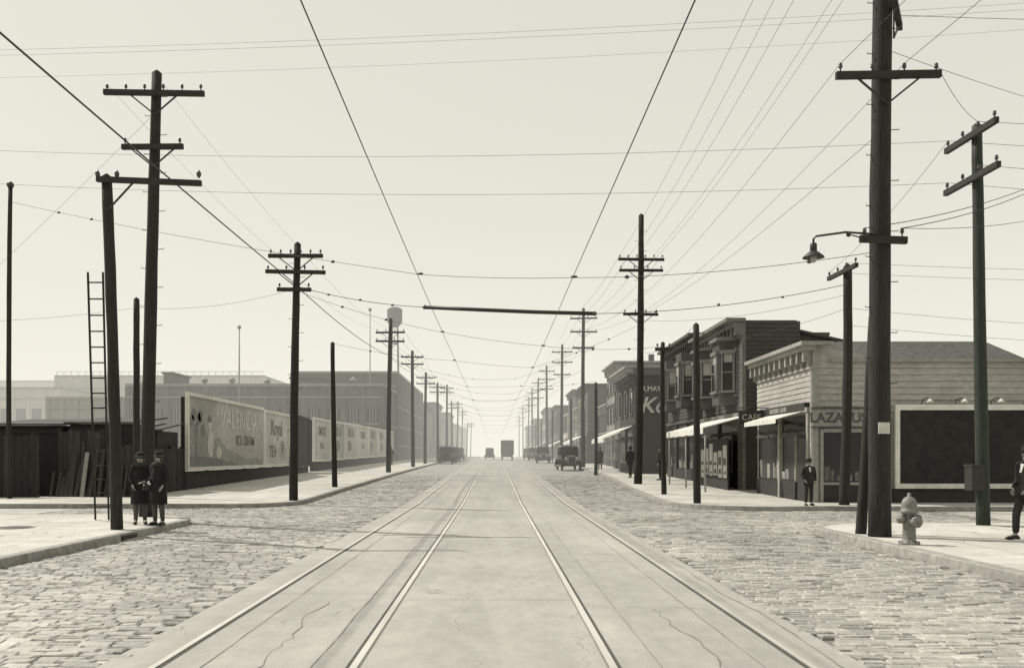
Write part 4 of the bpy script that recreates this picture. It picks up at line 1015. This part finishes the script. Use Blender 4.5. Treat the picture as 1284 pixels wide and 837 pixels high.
# ---------------------------------------------------------------- people
def skin_obj(name, pts, edges, radii, m, sub=2):
    me = bpy.data.meshes.new(name); me.from_pydata(pts, edges, []); me.update()
    ob = bpy.data.objects.new(name, me); col.objects.link(ob)
    ob.modifiers.new('Skin', 'SKIN')
    for i, r in enumerate(radii):
        d = me.skin_vertices[0].data[i]; d.radius = (r, r) if not isinstance(r, tuple) else r
        d.use_root = (i == 0)
    ob.modifiers['Skin'].use_smooth_shade = True
    s = ob.modifiers.new('Sub', 'SUBSURF'); s.levels = 1; s.render_levels = sub
    me.materials.append(m); return ob
def human(name, loc, rz, h, kind='woman', pose='stand', coat=None, armL=0.0, armR=0.0):
    """figure 1.72 tall in local units, facing +Y"""
    coat = coat or M_coat
    th = Thing(name, loc, rz, h / (1.76 if kind == 'man' else 1.75)); wom = kind == 'woman'
    sw = .165 if wom else .195
    def leg(s):
        hp = (s * .09, 0, .90)
        if pose == 'walk': return [hp, (s * .10, .12 * s + .03, .49), (s * .10, .20 * s - .04, .10), (s * .11, .20 * s + .11, .035)]
        return [hp, (s * .10, .02, .49), (s * .105, -.02, .09), (s * .13, .13, .035)]
    def arm(s, bend):
        sh = (s * sw, 0, 1.40)
        el = (s * (sw + .06), -.03, 1.12)
        wr = (s * (sw + .05 - .14 * bend), .06 + .2 * bend, .90 + .16 * bend)
        hd = (s * (sw + .04 - .2 * bend), .08 + .25 * bend, .82 + .22 * bend)
        return [sh, el, wr, hd]
    pts = [(0, 0, .93), (0, 0, 1.14), (0, 0, 1.33), (0, 0, 1.46), (0, .005, 1.53), (0, .012, 1.60), (0, .005, 1.655)]
    rad = [.13, .115, .13, .055, .06, .088, .075]; ed = [(0, 1), (1, 2), (2, 3), (3, 4), (4, 5), (5, 6)]
    cp = list(pts[:4]); cr = [.15, .14, .155, .075]; ce = [(0, 1), (1, 2), (2, 3)]
    tp = [pts[0]]; tr = [.14]; te = []
    for s, bd in ((-1, armL), (1, armR)):
        A = arm(s, bd)
        b = len(pts); pts += A; rad += [.055, .042, .028, (.035, .018)]; ed += [(2, b), (b, b + 1), (b + 1, b + 2), (b + 2, b + 3)]
        c = len(cp); cp += A[:3]; cr += [.078, .062, .05]; ce += [(2, c), (c, c + 1), (c + 1, c + 2)]
        hd = Vector(A[3]); dirn = (hd - Vector(A[2])).normalized(); sidev = Vector((0, 1, 0)) if abs(dirn.z) > .6 else Vector((1, 0, 0))
        fg = th.p('fingers', M_skin)
        for i, ln in enumerate((.065, .075, .07, .055)):
            o = hd + sidev * (-.027 + .018 * i); k1 = o + dirn * ln * .6; k2 = k1 + (dirn + Vector((-s * .5, .1, 0))).normalized() * ln * .5
            fg.path([o, k1, k2], [.009, .0085, .006], n=6)
        o = hd - dirn * .04 + sidev * .025; fg.path([o, o + (sidev + dirn) * .03, o + (sidev * .6 + dirn * 1.6) * .035], [.011, .01, .007], n=6)
        G = leg(s); b = len(pts); pts += G; rad += [.085, .058, .038, (.04, .025)]; ed += [(0, b), (b, b + 1), (b + 1, b + 2), (b + 2, b + 3)]
        if not wom: c = len(tp); tp += G[:3]; tr += [.10, .075, .062]; te += [(0, c), (c, c + 1), (c + 1, c + 2)]
        else:
            th.p('stockings', M_stock).path([G[0], G[1], (G[1][0], G[1][1] - .02, G[1][2] - .16), G[2]], [.09, .066, .062, .044], n=10)
        a_, t_ = Vector(G[2]), Vector(G[3])
        sh = th.p('shoes', M_shoe); sh.path([a_ + Vector((0, -.05, -.055)), a_ + Vector((0, 0, -.04)), t_ + Vector((0, -.03, .005)), t_ + Vector((0, .06, -.008))], [.035, .046, .042, .02], n=10)
        sh.box(a_.x - .025, a_.x + .025, a_.y - .075, a_.y - .02, a_.z - .09, a_.z - .05)
    th.extra.append(skin_obj('body', pts, ed, rad, M_skin))
    th.extra.append(skin_obj('coat_upper', cp, ce, cr, coat))
    if not wom: th.extra.append(skin_obj('trousers', tp, te, tr, M_trou))
    c = th.p('coat_skirt', coat)
    if wom: c.loft([(0, 0, .50, .215, .18), (0, 0, .64, .215, .18), (0, 0, .88, .205, .165), (0, 0, 1.05, .185, .15), (0, 0, 1.25, .185, .14), (0, 0, 1.38, .16, .11), (0, 0, 1.45, .07, .07)], fold=.06)
    else: c.loft([(0, 0, .78, .195, .145), (0, 0, .92, .185, .14), (0, 0, 1.08, .165, .13), (0, 0, 1.25, .19, .14), (0, 0, 1.39, .17, .11), (0, 0, 1.46, .065, .065)], fold=.02)
    if wom: th.p('fur_collar', M_coat2).lathe([(.09, 1.39), (.15, 1.41), (.155, 1.45), (.12, 1.50), (.08, 1.505)], n=16)
    else: th.p('collar', coat).lathe([(.075, 1.43), (.115, 1.43), (.10, 1.48), (.07, 1.495)], n=16)
    if not wom: th.p('shirt_front', M_shirt).hexa([(-.02, .13, 1.26), (.02, .13, 1.26), (.02, .15, 1.26), (-.02, .15, 1.26), (-.045, .07, 1.44), (.045, .07, 1.44), (.045, .1, 1.44), (-.045, .1, 1.44)])
    f = th.p('face', M_skin)
    f.path([(0, .082, 1.625), (0, .108, 1.588), (0, .088, 1.58)], [.009, .015, .01], n=8)
    for s in (-1, 1): f.ball((s * .088, 0, 1.595), .012, .022, .032)
    f.ball((0, .06, 1.535), .035, .03, .022)
    e = th.p('eyes_and_mouth', M_hair)
    for s in (-1, 1): e.ball((s * .033, .086, 1.612), .013, .008, .007); e.ball((s * .034, .088, 1.632), .022, .006, .004)
    e.ball((0, .092, 1.553), .024, .006, .005)
    hr = th.p('hair', M_hair); hr.ball((0, -.025, 1.61), .098, .095, .105, 14)
    if wom:
        hr.ball((0, -.045, 1.56), .092, .07, .07, 12)
        th.p('cloche_hat', coat).lathe([(.124, 1.60), (.118, 1.61), (.112, 1.64), (.114, 1.68), (.106, 1.72), (.080, 1.752), (.04, 1.768), (.01, 1.77)], c=(0, -.018, 0), n=20)
        th.p('hat_band', M_wmid).lathe([(.114, 1.635), (.117, 1.64), (.118, 1.66), (.115, 1.665)], c=(0, -.018, 0), n=20)
    else:
        th.p('hat', M_coat).lathe([(.150, 1.655), (.155, 1.66), (.10, 1.668), (.10, 1.74), (.085, 1.76), (.03, 1.75), (.01, 1.75)], n=20)
    return th.build()
human('woman', (X(176, 19.2), 19.2, .134), pi + .35, 1.50, 'woman', coat=M_coat, armL=.9, armR=.3)
human('woman', (X(202, 19.1), 18.95, .134), pi - .3, 1.52, 'woman', coat=M_coat, armL=.2, armR=.8)
th = Thing('handbag', (X(202, 19.1) - .20, 18.82, .93), .3); th.p('bag', M_carp).loft([(0, 0, -.07, .07, .028), (0, 0, -.06, .08, .035), (0, 0, .02, .07, .028), (0, 0, .045, .055, .012)], n=14)
th.p('handle', M_carp).path([(-.05, 0, .035), (-.03, 0, .09), (.03, 0, .09), (.05, 0, .035)], .006, n=6); th.build()
human('man', (X(1014, 26.6), 26.6, .134), pi + .1, 1.36, 'man', coat=M_trou, armL=.1, armR=.3)
human('man', (X(1288, 15.6), 15.6, .134), pi / 2 + .2, 1.60, 'man', coat=M_coat, armL=.4, armR=.3, pose='walk')
human('man', (7.4, 50, g(50) + .134), .2, 1.72, 'man', pose='walk'); human('man', (8.1, 52, g(52) + .134), 3.0, 1.72, 'man', pose='walk')
human('woman', (7.6, 66, g(66) + .134), 2.9, 1.62, 'woman'); human('man', (8.4, 46.5, g(46) + .134), 1.3, 1.72, 'man')
human('man', (-9.5, 84, g(84) + .134), .1, 1.72, 'man', pose='walk')

# ---------------------------------------------------------------- haze, sky, sun, camera
bm = bmesh.new(); bmesh.ops.create_cube(bm, size=1.0)
me = bpy.data.meshes.new('haze'); bm.to_mesh(me); bm.free()
hz = bpy.data.objects.new('haze', me); col.objects.link(hz); hz.scale = (1600, 1400, 62); hz.location = (0, 745, 29)
m = bpy.data.materials.new('emissive_haze'); m.use_nodes = True; nt = m.node_tree; nt.nodes.clear()
o = nt.nodes.new('ShaderNodeOutputMaterial'); ab = nt.nodes.new('ShaderNodeVolumeAbsorption'); em = nt.nodes.new('ShaderNodeEmission'); ad = nt.nodes.new('ShaderNodeAddShader')
DENS = .0030
ab.inputs['Color'].default_value = (0, 0, 0, 1); ab.inputs['Density'].default_value = DENS
em.inputs['Color'].default_value = (.94, .918, .80, 1); em.inputs['Strength'].default_value = DENS  # volume emits its own pale glow, standing in for daylight scattered by haze
nt.links.new(ab.outputs[0], ad.inputs[0]); nt.links.new(em.outputs[0], ad.inputs[1]); nt.links.new(ad.outputs[0], o.inputs['Volume'])
me.materials.append(m)

SE, SA = radians(50), radians(-62)
w = bpy.data.worlds.new('World'); scene.world = w; w.use_nodes = True; nt = w.node_tree; N = nt.nodes; L = nt.links
bg = N['Background']; bg.inputs['Strength'].default_value = .1
sk = N.new('ShaderNodeTexSky'); sk.sky_type = 'NISHITA'; sk.sun_disc = False; sk.sun_elevation = SE; sk.sun_rotation = SA; sk.dust_density = 4; sk.air_density = 1.2
bw = N.new('ShaderNodeRGBToBW'); L.new(sk.outputs[0], bw.inputs[0])
mr = N.new('ShaderNodeMapRange'); mr.inputs['From Min'].default_value = 2.0; mr.inputs['From Max'].default_value = 14.0; mr.inputs['To Min'].default_value = 6.6; mr.inputs['To Max'].default_value = 9.5
L.new(bw.outputs[0], mr.inputs['Value'])
vm = N.new('ShaderNodeVectorMath'); vm.operation = 'SCALE'; vm.inputs[0].default_value = (1.0, .985, .872)
L.new(mr.outputs[0], vm.inputs['Scale']); L.new(vm.outputs[0], bg.inputs['Color'])
sd = bpy.data.lights.new('sun', 'SUN'); sd.energy = 4.5; sd.angle = radians(.6); sd.color = (1, .965, .88)
so = bpy.data.objects.new('sun', sd); col.objects.link(so)
d = -Vector((sin(SA) * cos(SE), cos(SA) * cos(SE), sin(SE))); so.rotation_euler = d.to_track_quat('-Z', 'Y').to_euler(); so.location = (-20, 30, 40)

cd = bpy.data.cameras.new('camera'); co = bpy.data.objects.new('camera', cd); col.objects.link(co)
co.location = (0, 0, H); co.rotation_euler = (radians(90), 0, 0)
cd.sensor_width = 36; cd.lens = F / 1284 * 36; cd.shift_x = 22 / 1284; cd.shift_y = 153.5 / 1284; cd.clip_end = 6000; cd.clip_start = .1
scene.camera = co
scene.view_settings.view_transform = 'Standard'; scene.view_settings.look = 'None'; scene.view_settings.exposure = 0
